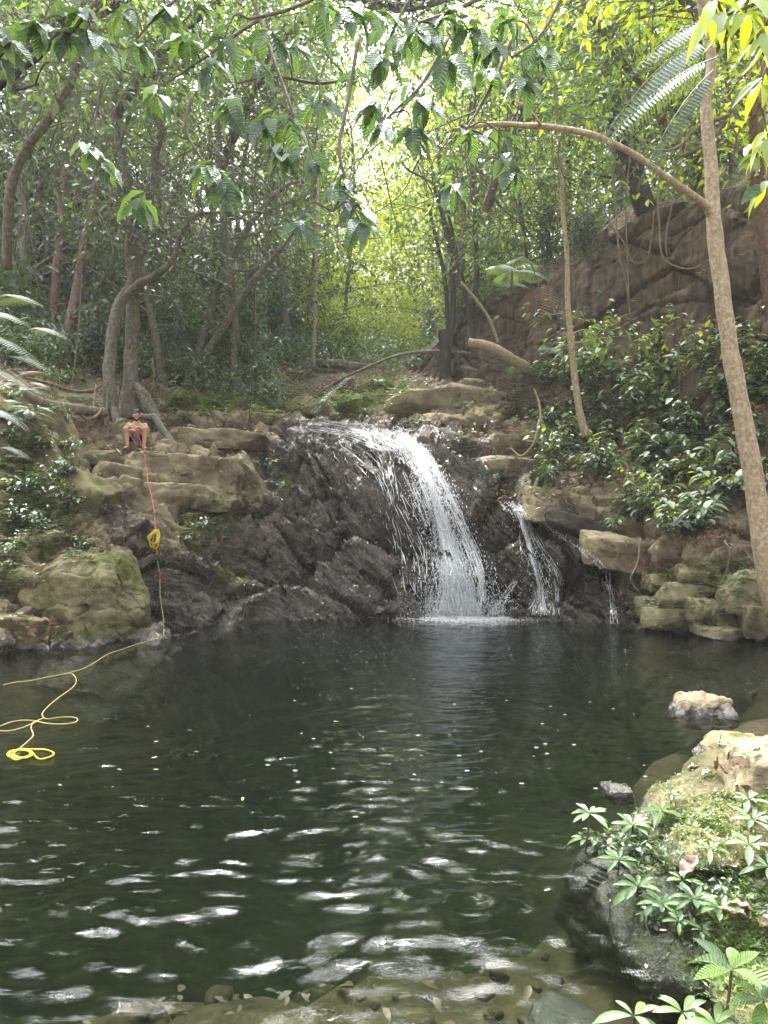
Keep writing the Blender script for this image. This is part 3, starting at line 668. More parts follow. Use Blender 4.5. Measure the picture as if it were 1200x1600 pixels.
def cascade(name, label, rows, n_strand, n_drop, wid=(.008, .024), lift=.10, core=0.45, seglen=(.1, .45), cat='waterfall', spreadpow=1.0, group=None, veil=0):
    """rows: centre px, py and half width of the stream; strands and drops follow it down over the rock"""
    S = spline_px(rows); D = fall_depths(S); n = len(S)
    e = empty(name, W(S[-1, 0], S[-1, 1], D[-1])); tagit(e, label, cat, group); inv = np.array(e.location)
    st = MB(); dr = MB()
    def at(t, u, l):
        i = t * (n - 1); px, py, w = [np.interp(i, np.arange(n), S[:, k]) for k in range(3)]; Y = np.interp(i, np.arange(n), D) - l
        return W(px + u * w, py, Y)
    vl = MB(); bund = [R.uniform(-.95, .95) for _ in range(6)]
    for q_ in range(n_strand + veil):
        isv = q_ >= n_strand
        u = (R.choice(bund) + R.gauss(0, .13)) if R.random() < .75 else R.gauss(0, core); u = max(-1.3, min(1.3, u)); t0 = R.random() ** 1.0 * .95; t1 = min(1, t0 + (R.uniform(.2, .5) if isv else R.uniform(*seglen))); l = lift * R.uniform(.3, 1.5)
        m = max(3, int((t1 - t0) * 24)); ts = np.linspace(t0, t1, m); wob = R.uniform(0, 6)
        pts = np.array([at(t, u + .16 * math.sin(t * 7 + u * 4) + .04 * math.sin(wob + t * 26 + u * 5) + .03 * math.sin(t * 90 + wob), l * (1 + .3 * math.sin(t * 40 + wob))) for t in ts]) - inv
        w = R.uniform(*wid) * (5 if isv else 1); k = np.sin(np.linspace(0.1, math.pi - .1, m)) * w * (0.7 + .6 * np.abs(np.sin(np.linspace(0, 9, m) + wob)))
        a = pts + np.c_[-k, k * 0, k * 0]; b = pts + np.c_[k, k * 0, k * 0]; c_ = pts + np.c_[k * 0, -k * .8, k * .3]
        V = np.stack([a, c_, b], 1).reshape(-1, 3); i = np.arange(m - 1)[:, None] * 3
        F = np.vstack([np.c_[i, i + 1, i + 4, i + 3], np.c_[i + 1, i + 2, i + 5, i + 4]])
        (vl if isv else st).add(V, F)
    oc = np.array([[1, 0, 0], [0, 1, 0], [-1, 0, 0], [0, -1, 0], [0, 0, 1.8], [0, 0, -1.8]]); of = np.array([[0, 1, 4], [1, 2, 4], [2, 3, 4], [3, 0, 4], [1, 0, 5], [2, 1, 5], [3, 2, 5], [0, 3, 5]])
    for _ in range(n_drop):
        t = R.random() ** .8; p = at(t, R.gauss(0, core * 1.25), lift * R.uniform(.3, 2.2)) - inv
        r_ = R.uniform(.003, .010); dr.add(oc * r_ * [1, 1, R.uniform(.8, 2.2)] + p, of)
    tagit(obj('falling_water', st.mesh('falling_water', M_foam), e), kind='stuff')
    if veil: tagit(obj('water_veil', vl.mesh('water_veil', M_veil), e), kind='stuff')
    if n_drop: tagit(obj('spray', dr.mesh('spray', M_foam), e), kind='stuff')
    return e
main = cascade('waterfall', 'main white waterfall pouring over the dark rock into the pool', [(590, 670, 34), (628, 688, 30), (654, 720, 24), (675, 765, 25), (694, 820, 28), (710, 880, 38), (718, 930, 42), (716, 966, 46)], 1500, 8500, wid=(.002, .010), lift=.13, core=.55, seglen=(.03, .2), veil=130)
cascade('thin_veil', 'thin veil of water sliding over the rock left of the main fall', [(560, 690, 60), (590, 730, 56), (615, 790, 46), (640, 860, 36), (650, 930, 24)], 130, 200, wid=(.004, .009), lift=.05, core=.6, seglen=(.04, .14))
cascade('water_film', 'shallow sparkling water spreading over the lip of the fall', [(520, 657, 90), (555, 665, 95), (590, 675, 85), (610, 690, 60), (640, 705, 50)], 330, 200, wid=(.006, .016), lift=.03, core=.55, seglen=(.05, .2))
cascade('side_cascade', 'side cascade dropping from the leafy shelf right of the main fall', [(795, 782, 14), (812, 798, 12), (822, 830, 12), (832, 865, 20), (848, 900, 26), (852, 930, 22), (850, 962, 34)], 260, 500, wid=(.002, .006), lift=.07, seglen=(.03, .2), veil=26)
cascade('water_rivulet', 'rivulet running right from the side cascade over the slabs', [(815, 800, 6), (850, 822, 8), (890, 845, 10), (920, 868, 10), (945, 890, 6)], 60, 60, wid=(.002, .006), lift=.03, core=.7, seglen=(.04,.15))
cascade('water_trickle', 'thin trickle of water over the reddish rock at the right', [(948, 890, 5), (952, 915, 6), (956, 945, 5), (960, 975, 8)], 70, 80, wid=(.003, .007), lift=.05, core=.5, seglen=(.05,.25))
cascade('water_spurt', 'short diagonal spurt between the main fall and the side cascade', [(808, 905, 4), (795, 925, 8), (782, 945, 12), (770, 962, 14)], 90, 180, wid=(.003, .007), lift=.06, seglen=(.05,.2))
cascade('upper_cascade', 'small upper cascade tumbling down behind the lip', [(545, 590, 4), (534, 600, 7), (520, 610, 9), (508, 622, 8), (502, 632, 10), (488, 646, 7)], 90, 160, wid=(.003, .010), lift=.06, seglen=(.04, .2))
def splash():
    mb = MB(); oc = nrm_(np.ones((1, 3)))
    th = np.linspace(0, 2 * np.pi, 7)[:-1]; disk = np.c_[np.cos(th), np.sin(th), th * 0]; disk = np.vstack([disk, [0, 0, .5]]); df = np.array([[i, (i + 1) % 6, 6] for i in range(6)])
    for _ in range(11000):
        k = R.random(); 
        if k < .62: px, w, yy = R.gauss(726, 48), 1, 0
        elif k < .8: px = R.gauss(850, 22)
        else: px = R.gauss(790, 60)
        base = WL(px, 966); a = abs(R.gauss(0, .55 if k < .62 else .2)); p = base + np.array([R.gauss(0, .12), .25 - a, 0.012 + abs(R.gauss(0, .02))])
        r_ = R.uniform(.005, .018) * math.exp(-a * .9); mb.add(disk * [r_ * 1.8, r_, r_ * .8] + p, df)
    o = obj('splash_foam', mb.mesh('splash_foam', M_foam)); tagit(o, kind='stuff')
    # drifting flecks of foam
    mb = MB()
    for _ in range(120):
        py = 975 + 260 * R.random() ** 1.6; px = R.gauss(730, 130 + (py - 960) * .5); b = WL(px, py)
        if b[0] > 4: continue
        r_ = R.uniform(.003, .010); mb.add(disk * [r_ * 2.0, r_, r_ * .5] + b + [0, 0, .012], df)
    tagit(obj('foam_flecks', mb.mesh('foam_flecks', M_foam)), kind='stuff')
    mb = MB()
    oc = np.array([[1, 0, 0], [0, 1, 0], [-1, 0, 0], [0, -1, 0], [0, 0, 1], [0, 0, -1]]); of = np.array([[0, 1, 4], [1, 2, 4], [2, 3, 4], [3, 0, 4], [1, 0, 5], [2, 1, 5], [3, 2, 5], [0, 3, 5]])
    for _ in range(6500):
        b = WL(R.gauss(722, 42), 964) + np.array([0, .05, 0]); a = abs(R.gauss(0, .22)); b += [R.gauss(0, .12), R.gauss(0, .15) - .05, a]
        mb.add(oc * R.uniform(.004, .013) + b, of)
    for _ in range(500):
        b = WL(R.gauss(848, 18), 964) + np.array([R.gauss(0, .08), R.gauss(0, .1), abs(R.gauss(0, .15))]); mb.add(oc * R.uniform(.004, .010) + b, of)
    tagit(obj('splash_drops', mb.mesh('splash_drops', M_foam)), kind='stuff')
splash()
# ---------------------------------------------------------------- leaves
def nrmz(A): A = np.asarray(A, float); return A / (np.linalg.norm(A, axis=-1, keepdims=True) + 1e-9)
def tpl_simple(w=0.5, fold=0.10):
    return np.array([[0, 0, 0], [-w / 2, .42, fold], [0, 1, -.06], [w / 2, .42, fold]]), np.array([[0, 2, 1], [0, 3, 2]]), None
def tpl_leaf(w=0.45, segs=5, droop=0.25, fold=0.16, peak=0.42, tipsharp=1.0, wave=0.0, seed=1):
    r = random.Random(seed); V = []; UV = []
    for i in range(segs + 1):
        t = i / segs
        q = (t / peak) if t < peak else (1 - t) / (1 - peak)
        hw = w / 2 * (math.sin(min(q, 1) * math.pi / 2) ** (0.85 if t < peak else tipsharp)) if 0 < i < segs else 0.004
        z = -droop * t * t; wv = wave * math.sin(t * 17 + seed)
        V += [[-hw, t, z + fold * hw * 2 + wv * hw], [0, t, z], [hw, t, z + fold * hw * 2 - wv * hw]]
        UV += [[0.5 - hw / w, t], [.5, t], [.5 + hw / w, t]]
    F = []
    for i in range(segs):
        a = i * 3; F += [[a, a + 1, a + 4, a + 3], [a + 1, a + 2, a + 5, a + 4]]
    return np.array(V), np.array(F), np.array(UV)
def bake(mb, tpl, C, D, N, L, tint, jitter=None):
    V, F, UV = tpl; C = np.atleast_2d(C); n = len(C)
    D = nrmz(np.broadcast_to(D, (n, 3))); N = np.broadcast_to(N, (n, 3))
    X = nrmz(np.cross(D, N)); Z = np.cross(X, D); L = np.broadcast_to(np.asarray(L, float), (n,))
    P = C[:, None] + L[:, None, None] * (V[None, :, 0:1] * X[:, None] + V[None, :, 1:2] * D[:, None] + V[None, :, 2:3] * Z[:, None])
    FF = (F[None] + (np.arange(n) * len(V))[:, None, None]).reshape(-1, F.shape[1])
    tint = np.repeat(np.broadcast_to(np.asarray(tint, float), (n,)), len(V))
    mb.add(P.reshape(-1, 3), FF, tint, None if UV is None else np.tile(UV, (n, 1)))
def frame_mat(C, D, N, L):
    D = nrmz(D); X = nrmz(np.cross(D, N)); Z = np.cross(X, D)
    return Matrix(((X[0] * L, D[0] * L, Z[0] * L, C[0]), (X[1] * L, D[1] * L, Z[1] * L, C[1]), (X[2] * L, D[2] * L, Z[2] * L, C[2]), (0, 0, 0, 1)))
def leaf_obj(name, me, parent, C, D, N, L):
    o = bpy.data.objects.new(name, me); COL.objects.link(o); o.parent = parent
    o.matrix_local = frame_mat(np.asarray(C, float), np.asarray(D, float), np.asarray(N, float), L); return o

GREEN = [(0.0, (0.035, 0.06, 0.028)), (0.3, (0.065, 0.11, 0.042)), (0.6, (0.10, 0.165, 0.055)), (0.85, (0.16, 0.24, 0.06)), (1.0, (0.24, 0.33, 0.07))]
GREY = [(0.0, (0.035, 0.055, 0.03)), (0.4, (0.065, 0.095, 0.052)), (0.75, (0.10, 0.14, 0.075)), (1.0, (0.15, 0.19, 0.10))]
LIME = [(0.0, (0.09, 0.13, 0.02)), (0.4, (0.19, 0.27, 0.03)), (0.8, (0.34, 0.43, 0.035)), (1.0, (0.48, 0.52, 0.05))]
YEL = [(0.0, (0.2, 0.3, 0.02)), (0.6, (0.42, 0.46, 0.03)), (1.0, (0.55, 0.5, 0.06))]
DRY = [(0.0, (0.09, 0.045, 0.025)), (0.4, (0.2, 0.1, 0.055)), (0.7, (0.32, 0.19, 0.11)), (1.0, (0.42, 0.30, 0.17))]
M_far = leaf_material('forest leaves', GREEN, gloss=0.05, rough=0.55, trans=0.5, objrand=0.3)
M_lime = leaf_material('lime green leaves', LIME, gloss=0.04, rough=0.55, trans=0.6, objrand=0.2, transtint=(1.6, 1.5, 0.4))  # yellower colour ramp than the forest leaves
M_grey = leaf_material('grey green leaves', GREY, gloss=0.08, rough=0.5, trans=0.35, objrand=0.3)
M_shrub = leaf_material('shrub leaves', [(0.0, (0.06, 0.09, 0.05)), (0.35, (0.11, 0.165, 0.08)), (0.7, (0.18, 0.26, 0.12)), (1.0, (0.28, 0.38, 0.15))], gloss=0.12, rough=0.42, trans=0.3, objrand=0.2)
M_big = leaf_material('ribbed leaves', [(0.0, (0.05, 0.10, 0.055)), (0.5, (0.08, 0.16, 0.07)), (0.8, (0.13, 0.24, 0.06)), (1.0, (0.22, 0.36, 0.05))], gloss=0.12, rough=0.42, trans=0.42, ribs=11, ribc=(0.16, 0.23, 0.12), objrand=0.9)
M_fern = leaf_material('fern green', GREY, gloss=0.06, rough=0.5, trans=0.4, objrand=0.3)
M_yel = leaf_material('yellow leaves', YEL, gloss=0.08, trans=0.5, objrand=0.2)
M_dry = leaf_material('dry leaves', DRY, gloss=0.06, rough=0.5, trans=0.2, objrand=0.3, transtint=(1.2, 1.0, 0.8))
M_ground = leaf_material('low ground plants', [(0.0, (0.05, 0.09, 0.02)), (0.5, (0.11, 0.18, 0.03)), (1.0, (0.22, 0.3, 0.05))], gloss=0.08, trans=0.4)
M_ros = leaf_material('rosette leaves', [(0.0, (0.05, 0.10, 0.03)), (0.5, (0.10, 0.19, 0.05)), (1.0, (0.2, 0.3, 0.06))], gloss=0.06, rough=0.5, trans=0.3, objrand=0.5)
M_bark = bark_material('grey bark', (0.15, 0.125, 0.10), (0.075, 0.062, 0.05), patch=(0.22, 0.2, 0.17), moss=0.4)
M_barkd = bark_material('dark bark', (0.075, 0.06, 0.05), (0.035, 0.03, 0.026), moss=0.3)
M_barkp = bark_material('pale mottled bark', (0.36, 0.27, 0.17), (0.22, 0.16, 0.10), patch=(0.46, 0.40, 0.31), scale=1.6)
M_barkr = bark_material('reddish bark', (0.22, 0.12, 0.09), (0.12, 0.075, 0.06), patch=(0.26, 0.2, 0.17))
M_twig = bark_material('twig bark', (0.14, 0.11, 0.085), (0.08, 0.062, 0.05))
M_root = bark_material('root bark', (0.26, 0.2, 0.14), (0.13, 0.10, 0.07), moss=0.3)
T2 = tpl_simple(0.42, 0.08); T2n = tpl_simple(0.26, 0.05); T8 = tpl_leaf(0.42, 4, 0.25, 0.14)

# ---------------------------------------------------------------- forest trees: trunk with limbs + crown of leaves
def rand_unit(n): return nrmz(G.normal(size=(n, 3)))
def crown_leaves(mb, centers, per, spread, L, tlo, thi, tpl=T2, flat=0.55):
    n = len(centers)
    C = np.repeat(centers, per, 0) + G.normal(size=(n * per, 3)) * np.array([spread, spread, spread * flat])
    out = nrmz(C - np.repeat(centers, per, 0) + G.normal(size=C.shape) * 0.1)
    D = nrmz(out * [1, 1, .5] + [0, 0, -0.45] + G.normal(size=C.shape) * 0.25)
    N = nrmz(G.normal(size=C.shape) * 0.45 + [0, 0, 1])
    tint = np.repeat(G.uniform(tlo, thi, n), per) + G.normal(size=n * per) * 0.1
    bake(mb, tpl, C, D, N, L * G.uniform(0.7, 1.3, n * per), np.clip(tint, 0, 1))
def tree_meshes(seed, H, r0, mat_b, mat_l, n_limb=9, crown_from=0.3, lean=0.08, per=16, L=0.17, tl=(0.15, 0.7), wide=1.0, dens=1.0):
    rr = random.Random(seed); tb = MB()
    pts = [np.zeros(3)]; d = np.array([rr.uniform(-lean, lean), rr.uniform(-lean, lean), 1.0])
    for i in range(7):
        d = nrmz(d + np.array([rr.uniform(-.12, .12), rr.uniform(-.12, .12), 0.05])); pts.append(pts[-1] + d * H / 7)
    path = crom(pts, 5); tube(tb, path, [r0 * 1.35, r0, r0 * .85, r0 * .6, r0 * .2], 7, bump=0.12)
    cl = []
    for i in range(n_limb):
        t = crown_from + (0.97 - crown_from) * (i + rr.random()) / n_limb
        b = path[int(t * (len(path) - 1))]; a = rr.uniform(0, 6.283); ln = H * rr.uniform(0.14, 0.3) * (1.25 - t * 0.7) * wide
        dd = np.array([math.cos(a), math.sin(a), rr.uniform(0.15, 0.8)])
        p1 = b + dd * ln * .5; p2 = b + dd * ln * np.array([1, 1, .8]) + [0, 0, -ln * .05]
        lp = crom([b, p1, p2], 5); tube(tb, lp, [r0 * .42 * (1.1 - t * .6), r0 * .08], 5, cap=False)
        for k in range(int(8 * dens)):
            q = lp[int(len(lp) * rr.uniform(.35, .99))] + np.array([rr.gauss(0, 1), rr.gauss(0, 1), rr.gauss(0, .6)]) * ln * .3
            tube(tb, crom([lp[int(len(lp) * rr.uniform(.3, .9))], q], 2), [r0 * .1, r0 * .03], 3, cap=False); cl.append(q)
    for k in range(int(7 * dens)): cl.append(path[-1] + np.array([rr.gauss(0, 1), rr.gauss(0, 1), rr.gauss(0, .6)]) * H * .07)
    lb = MB(); crown_leaves(lb, np.array(cl), per, 0.33, L, *tl)
    return tb.mesh('trunk', mat_b), lb.mesh('crown', mat_l)
def tree_thing(name, ms, loc, rz, sc, label, group, cat='tree'):
    e = empty(name, loc, (0, 0, rz), sc); tagit(e, label, cat, group)
    obj('trunk', ms[0], e); c = obj('crown', ms[1], e); return e
forest = [tree_meshes(21, 13, .11, M_bark, M_far, 17, .12, L=.21, per=17), tree_meshes(22, 15, .13, M_barkd, M_far, 18, .12, wide=1.15, L=.22, per=17), tree_meshes(23, 11, .08, M_bark, M_grey, 16, .1, L=.19, per=17),
          tree_meshes(24, 14, .11, M_barkr, M_far, 16, .3, tl=(.3, .8), L=.21, per=17), tree_meshes(25, 8, .05, M_barkd, M_grey, 14, .08, L=.17, wide=1.3, per=20), tree_meshes(26, 12, .08, M_bark, M_lime, 18, .08, L=.20, tl=(.2, .9), per=20)]
def ok_spot(x, y):
    if y < 20: return False
    px = CX + x / y * FPX
    if y < 27 and 430 < px < 680: return False
    if y < 42 and 555 < px < 660: return False       # stream bed stays open
    return True
KIND_T = ['with grey trunks', 'with dark trunks', 'with grey green leaves', 'with reddish trunks', 'of low bushy build', 'with lime leaves']
LAB_L = ['slender forest tree ' + k + ' on the steep slope left of the stream' for k in KIND_T]
LAB_C = ['forest tree ' + k + ' at the bright head of the valley' for k in KIND_T]
LAB_R = ['forest tree ' + k + ' on the wooded slope above the cliff' for k in KIND_T]
def cliff_top(x, y):
    """height of the slope above the cliff at a plan point, or None if the point is in front of the wall"""
    d = line[:, :2] - np.array([x, y]); i = int((d * d).sum(1).argmin()); s_ = float(((line[i, :2] - np.array([x, y])) * out_n[i]).sum())
    if s_ < 0.6: return None
    return line[i, 3] + 0.25 * min(s_ - .5, 1) + 0.42 * (s_ - .55)
def surf_z(x, y):
    g = gz(x, y); c = cliff_top(x, y) if (x > 0.3 and y < 45) else None
    return g if c is None else max(g, c)
placed = []
def scatter(n, px0, px1, y0, y1, mind, tries=4000):
    out = []
    for _ in range(tries):
        if len(out) >= n: break
        Y = y0 + (y1 - y0) * R.random() ** 0.85; x = (R.uniform(px0, px1) - CX) / FPX * Y
        if not ok_spot(x, Y): continue
        if any((x - a) ** 2 + (Y - b) ** 2 < mind * mind for a, b in placed): continue
        placed.append((x, Y)); out.append((x, Y))
    return out
for x, Y in scatter(66, -260, 490, 20.5, 44, 1.3):
    k = R.choice([0, 1, 2, 3, 4, 0, 2, 3]); tree_thing('forest_tree', forest[k], (x, Y, gz(x, Y) - .2), R.uniform(0, 6.28), R.uniform(.8, 1.25), LAB_L[k], 'forest trees on the left slope ' + KIND_T[k])
for x, Y in scatter(22, 430, 820, 32, 54, 1.6):
    k = R.choice([5, 5, 5, 3]); tree_thing('forest_tree', forest[k], (x, Y, gz(x, Y) - .2), R.uniform(0, 6.28), R.uniform(.9, 1.35), LAB_C[k], 'trees at the valley head ' + KIND_T[k])
for _ in range(64):
    Y = R.uniform(16.5, 38); x = (R.uniform(690, 1420) - CX) / FPX * Y; z = cliff_top(x, Y)
    if z is None: continue
    k = R.choice([0, 1, 3, 5, 4, 5]); tree_thing('forest_tree', forest[k], (x, Y, z - .2), R.uniform(0, 6.28), R.uniform(.65, 1.05), LAB_R[k], 'forest trees above the cliff ' + KIND_T[k])

# far wood that reads as one mass
def far_wood():
    mb = MB(); cs = []
    for _ in range(1250):
        Y = R.uniform(44, 62); px = R.uniform(-150, 1350); x = (px - CX) / FPX * Y; g = gz(x, min(Y, 60))
        if R.random() < .72 * math.exp(-((px - 620) / 90) ** 2): continue
        top = 22 + 9 * perlin(np.array([[x * .15, Y * .1, 3.]]))[0] - 13 * math.exp(-((px - 610) / 120) ** 2)
        z = g + (top - 0) * R.random() ** 0.9
        cs.append((x, Y, z))
    cs = np.array(cs); crown_leaves(mb, cs, 26, .75, .38, .3, .85)
    o = obj('forest', mb.mesh('forest', M_far)); tagit(o, kind='stuff')
    mb = MB(); cs = []
    for _ in range(700):
        Y = R.uniform(33, 46); px = R.gauss(605, 65); x = (px - CX) / FPX * Y; g = gz(x, Y)
        cs.append((x, Y, g + 8 * R.random() ** 1.3))
    crown_leaves(mb, np.array(cs), 26, .55, .24, .4, 1.0)
    tagit(obj('bright_undergrowth', mb.mesh('bright_undergrowth', M_lime)), kind='stuff')
far_wood()

# low undergrowth covering the slopes (nobody could count it)
def undergrowth():
    mb = MB(); mg = MB(); tw = MB(); P = []; 
    for _ in range(3600):
        Y = 18 + 26 * R.random() ** 1.3; px = R.uniform(-60, 640); x = (px - CX) / FPX * Y
        if 440 < px and Y < 24: continue
        if Y < 20 and px > 120: continue
        P.append((x, Y))
    P = np.array(P); z = ground(P[:, 0], P[:, 1]); nz = perlin(np.c_[P * .35, z * 0])
    k = nz > -0.25
    C = np.c_[P, z + G.uniform(0.1, 1.1, len(P))][k]
    crown_leaves(mb, C, 16, .26, .15, .1, .6)
    C2 = []
    for _ in range(1200):
        Y = R.uniform(15.5, 36); px = R.uniform(650, 1350); x = (px - CX) / FPX * Y; c = cliff_top(x, Y)
        if c: C2.append((x, Y, c + R.uniform(0, 1.2)))
    crown_leaves(mb, np.array(C2), 16, .26, .15, .1, .7)
    tagit(obj('undergrowth', mb.mesh('undergrowth', M_far)), kind='stuff')
    # dead twigs and thin stems lying and standing everywhere
    for _ in range(900):
        Y = 17.5 + 22 * R.random() ** 1.3; px = R.uniform(-60, 620); x = (px - CX) / FPX * Y
        if px > 430 and Y < 27: continue
        g = gz(x, Y); a = R.uniform(0, 6.28); l = R.uniform(.6, 2.6); up = R.choice([.15, .3, 1.2, 2.5])
        d = nrmz([math.cos(a), math.sin(a), up]); b = np.array([x, Y, g])
        tube(tw, crom([b, b + d * l * .5 + np.array([R.gauss(0, .08), 0, R.gauss(0, .1)]), b + d * l], 3), [R.uniform(.008, .022), .004], 3, cap=False)
    tagit(obj('twig_litter', tw.mesh('twig_litter', M_twig)), kind='stuff')
    # leaf litter
    n = 16000; Y = 15 + 26 * G.random(n) ** 1.4; px = G.uniform(-60, 1000, n); x = (px - CX) / FPX * Y
    k = ~((px > 430) & (px < 640) & (Y < 24)); x, Y = x[k], Y[k]
    C = np.c_[x, Y, ground(x, Y) + .02 + G.uniform(0, .08, len(x))]
    bake(mg, T2, C, nrmz(G.normal(size=C.shape) * [1, 1, .3]), nrmz(G.normal(size=C.shape) * .5 + [0, -.4, 1]), G.uniform(.06, .16, len(x)), G.random(len(x)))
    tagit(obj('leaf_litter', mg.mesh('leaf_litter', M_dry)), kind='stuff')
undergrowth()
# ---------------------------------------------------------------- trees seen one by one
def P3(rows): return np.array([W(*r) for r in rows])
def trunk_mb(stems, sides=10, bump=.15):
    """stems: list of (pixel path with depth, radii)"""
    mb = MB()
    for rows, rad in stems:
        pts = np.array(rows, float) if not isinstance(rows, tuple) else P3(rows)
        tube(mb, crom(pts, 8), rad, sides, bump=bump)
    return mb
def add_twigs(mb, path, n, ln, r=.012, up=.3, tmin=.3):
    ends = []
    for _ in range(n):
        b = path[int(R.uniform(tmin, .99) * (len(path) - 1))]; a = R.uniform(0, 6.283)
        d = nrmz([math.cos(a), math.sin(a), R.uniform(-.2, 1) * up * 2]); l = ln * R.uniform(.5, 1.2)
        q = b + d * l * .5 + np.array([R.gauss(0, .05), R.gauss(0, .05), .05]); e = b + d * l
        tube(mb, crom([b, q, e], 4), [r, r * .25], 4, cap=False); ends.append(e); ends.append(q)
    return ends
def special_tree(label, stems, mat_b, crown=None, mat_l=None, cat='tree', name='tree', twigs=None, group=None, sides=10, L=.17, tl=(.15, .7), per=18, spread=.3):
    e = empty(name, P3(stems[0][0][:1])[0] if isinstance(stems[0][0], tuple) else stems[0][0][0]); tagit(e, label, cat, group)
    o_ = np.array(e.location); mb = MB(); ends = []
    for rows, rad in stems:
        path = crom(P3(rows) if isinstance(rows, tuple) else np.array(rows), 8); tube(mb, path - o_, rad, sides, bump=.14)
        if twigs: ends += [x + o_ for x in add_twigs(mb, path - o_, twigs[0], twigs[1], twigs[2] if len(twigs) > 2 else .012)]
    obj('trunk', mb.mesh('trunk', mat_b), e)
    cl = [np.array(W(*c)) for c in (crown or [])] + (ends if mat_l is not None else [])
    if cl and mat_l is not None:
        lb = MB(); crown_leaves(lb, np.array(cl) - o_, per, spread, L, *tl); obj('crown', lb.mesh('crown', mat_l), e)
    return e
ST = special_tree
# the mottled tree at the right with its long arching branch
e = ST('pale mottled tree at right whose long thin branch arches over the pool', [(((1215, 960, 9.1), (1196, 880, 9.0), (1180, 760, 9.0), (1158, 640, 9.0), (1140, 540, 9.0), (1125, 430, 9.0), (1115, 340, 9.0), (1110, 250, 9.0), (1103, 160, 9.0), (1112, 90, 9.0), (1096, 0, 8.95), (1088, -80, 8.9)), [.135, .125, .115, .105, .10, .095, .09, .075, .065, .06, .055, .05])], M_barkp, sides=14)
mb = MB(); o_ = np.array(e.location)
br = crom(P3(((1113, 340, 9.0), (1100, 318, 8.9), (1060, 290, 8.6), (1020, 262, 8.3), (985, 238, 8.0), (930, 212, 7.6), (870, 200, 7.2), (820, 196, 7.0), (770, 194, 6.8), (706, 203, 6.6))), 8)
tube(mb, br - o_, [.06, .042, .037, .034, .031, .027, .022, .016], 10, bump=.1)
tube(mb, crom(P3(((846, 196, 7.05), (825, 170, 6.9), (795, 152, 6.7))), 6) - o_, [.014, .006], 6)
tube(mb, crom(P3(((1104, 160, 9.0), (1085, 145, 9.0), (1060, 120, 8.9))), 6) - o_, [.03, .012], 6)
obj('branch', mb.mesh('branch', M_barkp), e)
# left group
ST('double stemmed grey tree rooted behind the seated man', [(((178, 668, 17.0), (172, 620, 17.0), (172, 560, 17.1), (180, 500, 17.2), (190, 468, 17.3), (205, 440, 17.3), (200, 390, 17.2), (205, 340, 17.2), (203, 290, 17.1), (190, 240, 17.0), (178, 170, 17.0), (186, 110, 17), (184, 40, 17), (190, -40, 17)), [.21, .16, .14, .13, .12, .10, .085, .085, .08, .10, .09, .09, .08, .06]),
    (((190, 470, 17.3), (215, 445, 17.1), (250, 425, 16.9), (272, 402, 16.8), (283, 365, 16.7), (303, 338, 16.6), (340, 332, 16.5), (400, 331, 16.4), (450, 343, 16.3)), [.10, .09, .08, .065, .055, .045, .04, .03, .02]),
    (((203, 290, 17.1), (215, 300, 17), (214, 340, 17), (204, 380, 17)), [.03, .05, .05, .03])],
    M_bark, [(190 + R.gauss(0, 40), R.uniform(-20, 180), 17 + R.gauss(0, .8)) for _ in range(34)], M_grey, twigs=(7, 1.6, .03), sides=12, L=.2)
ST('straight grey companion tree just right of the double stemmed tree', [(((205, 655, 17.6), (204, 600, 17.6), (207, 520, 17.7), (210, 440, 17.7), (212, 380, 17.7), (218, 320, 17.7), (240, 300, 17.7), (243, 240, 17.7), (252, 205, 17.6), (243, 160, 17.6), (250, 80, 17.6), (262, 0, 17.6)), [.24, .18, .16, .15, .14, .12, .1, .1, .09, .09, .08, .06])],
    M_bark, [(250 + R.gauss(0, 40), R.uniform(0, 220), 17.6 + R.gauss(0, .8)) for _ in range(26)], M_far, twigs=(9, 1.6, .03), sides=10, L=.19)
ST('red barked slanting tree at the left', [(((100, 590, 20.5), (108, 520, 20.5), (122, 450, 20.5), (133, 380, 20.5), (145, 320, 20.6), (156, 250, 20.7), (160, 180, 20.8), (150, 90, 21), (150, -30, 21)), [.22, .17, .15, .14, .12, .1, .09, .08, .07])], M_barkr, twigs=(9, 1.8, .03), mat_l=M_far, L=.19)
ST('reddish grey tree leaning right between the left trunks', [(((78, 560, 22), (85, 470, 22), (92, 380, 22), (98, 300, 22), (108, 230, 22), (106, 150, 22), (100, 30, 22)), [.15, .13, .12, .11, .1, .09, .07])], M_barkr, twigs=(8, 1.6, .03), mat_l=M_grey, L=.19)
ST('thick grey limb leaning up to the right at the far left', [(((10, 420, 15.5), (16, 300, 14.8), (40, 235, 14.4), (62, 205, 14.2), (90, 165, 14), (112, 125, 13.8), (145, 20, 13.6), (160, -60, 13.5)), [.10, .09, .085, .085, .08, .07, .05, .04])], M_bark, twigs=(6, 1.3, .02), mat_l=M_grey, L=.17)
ST('dark twisting branch entering from the upper left edge', [(((-40, 180, 9), (2, 132, 9), (30, 110, 9), (62, 88, 9), (85, 60, 9), (102, 25, 9)), [.05, .045, .04, .035, .03, .02]), (((35, 108, 9), (32, 112, 9), (20, 140, 9), (60, 132, 8.8)), [.025, .02, .018, .01])], M_barkd, twigs=(3, .5, .012), mat_l=M_grey, per=4, L=.2, cat='branch', name='tree_branch')
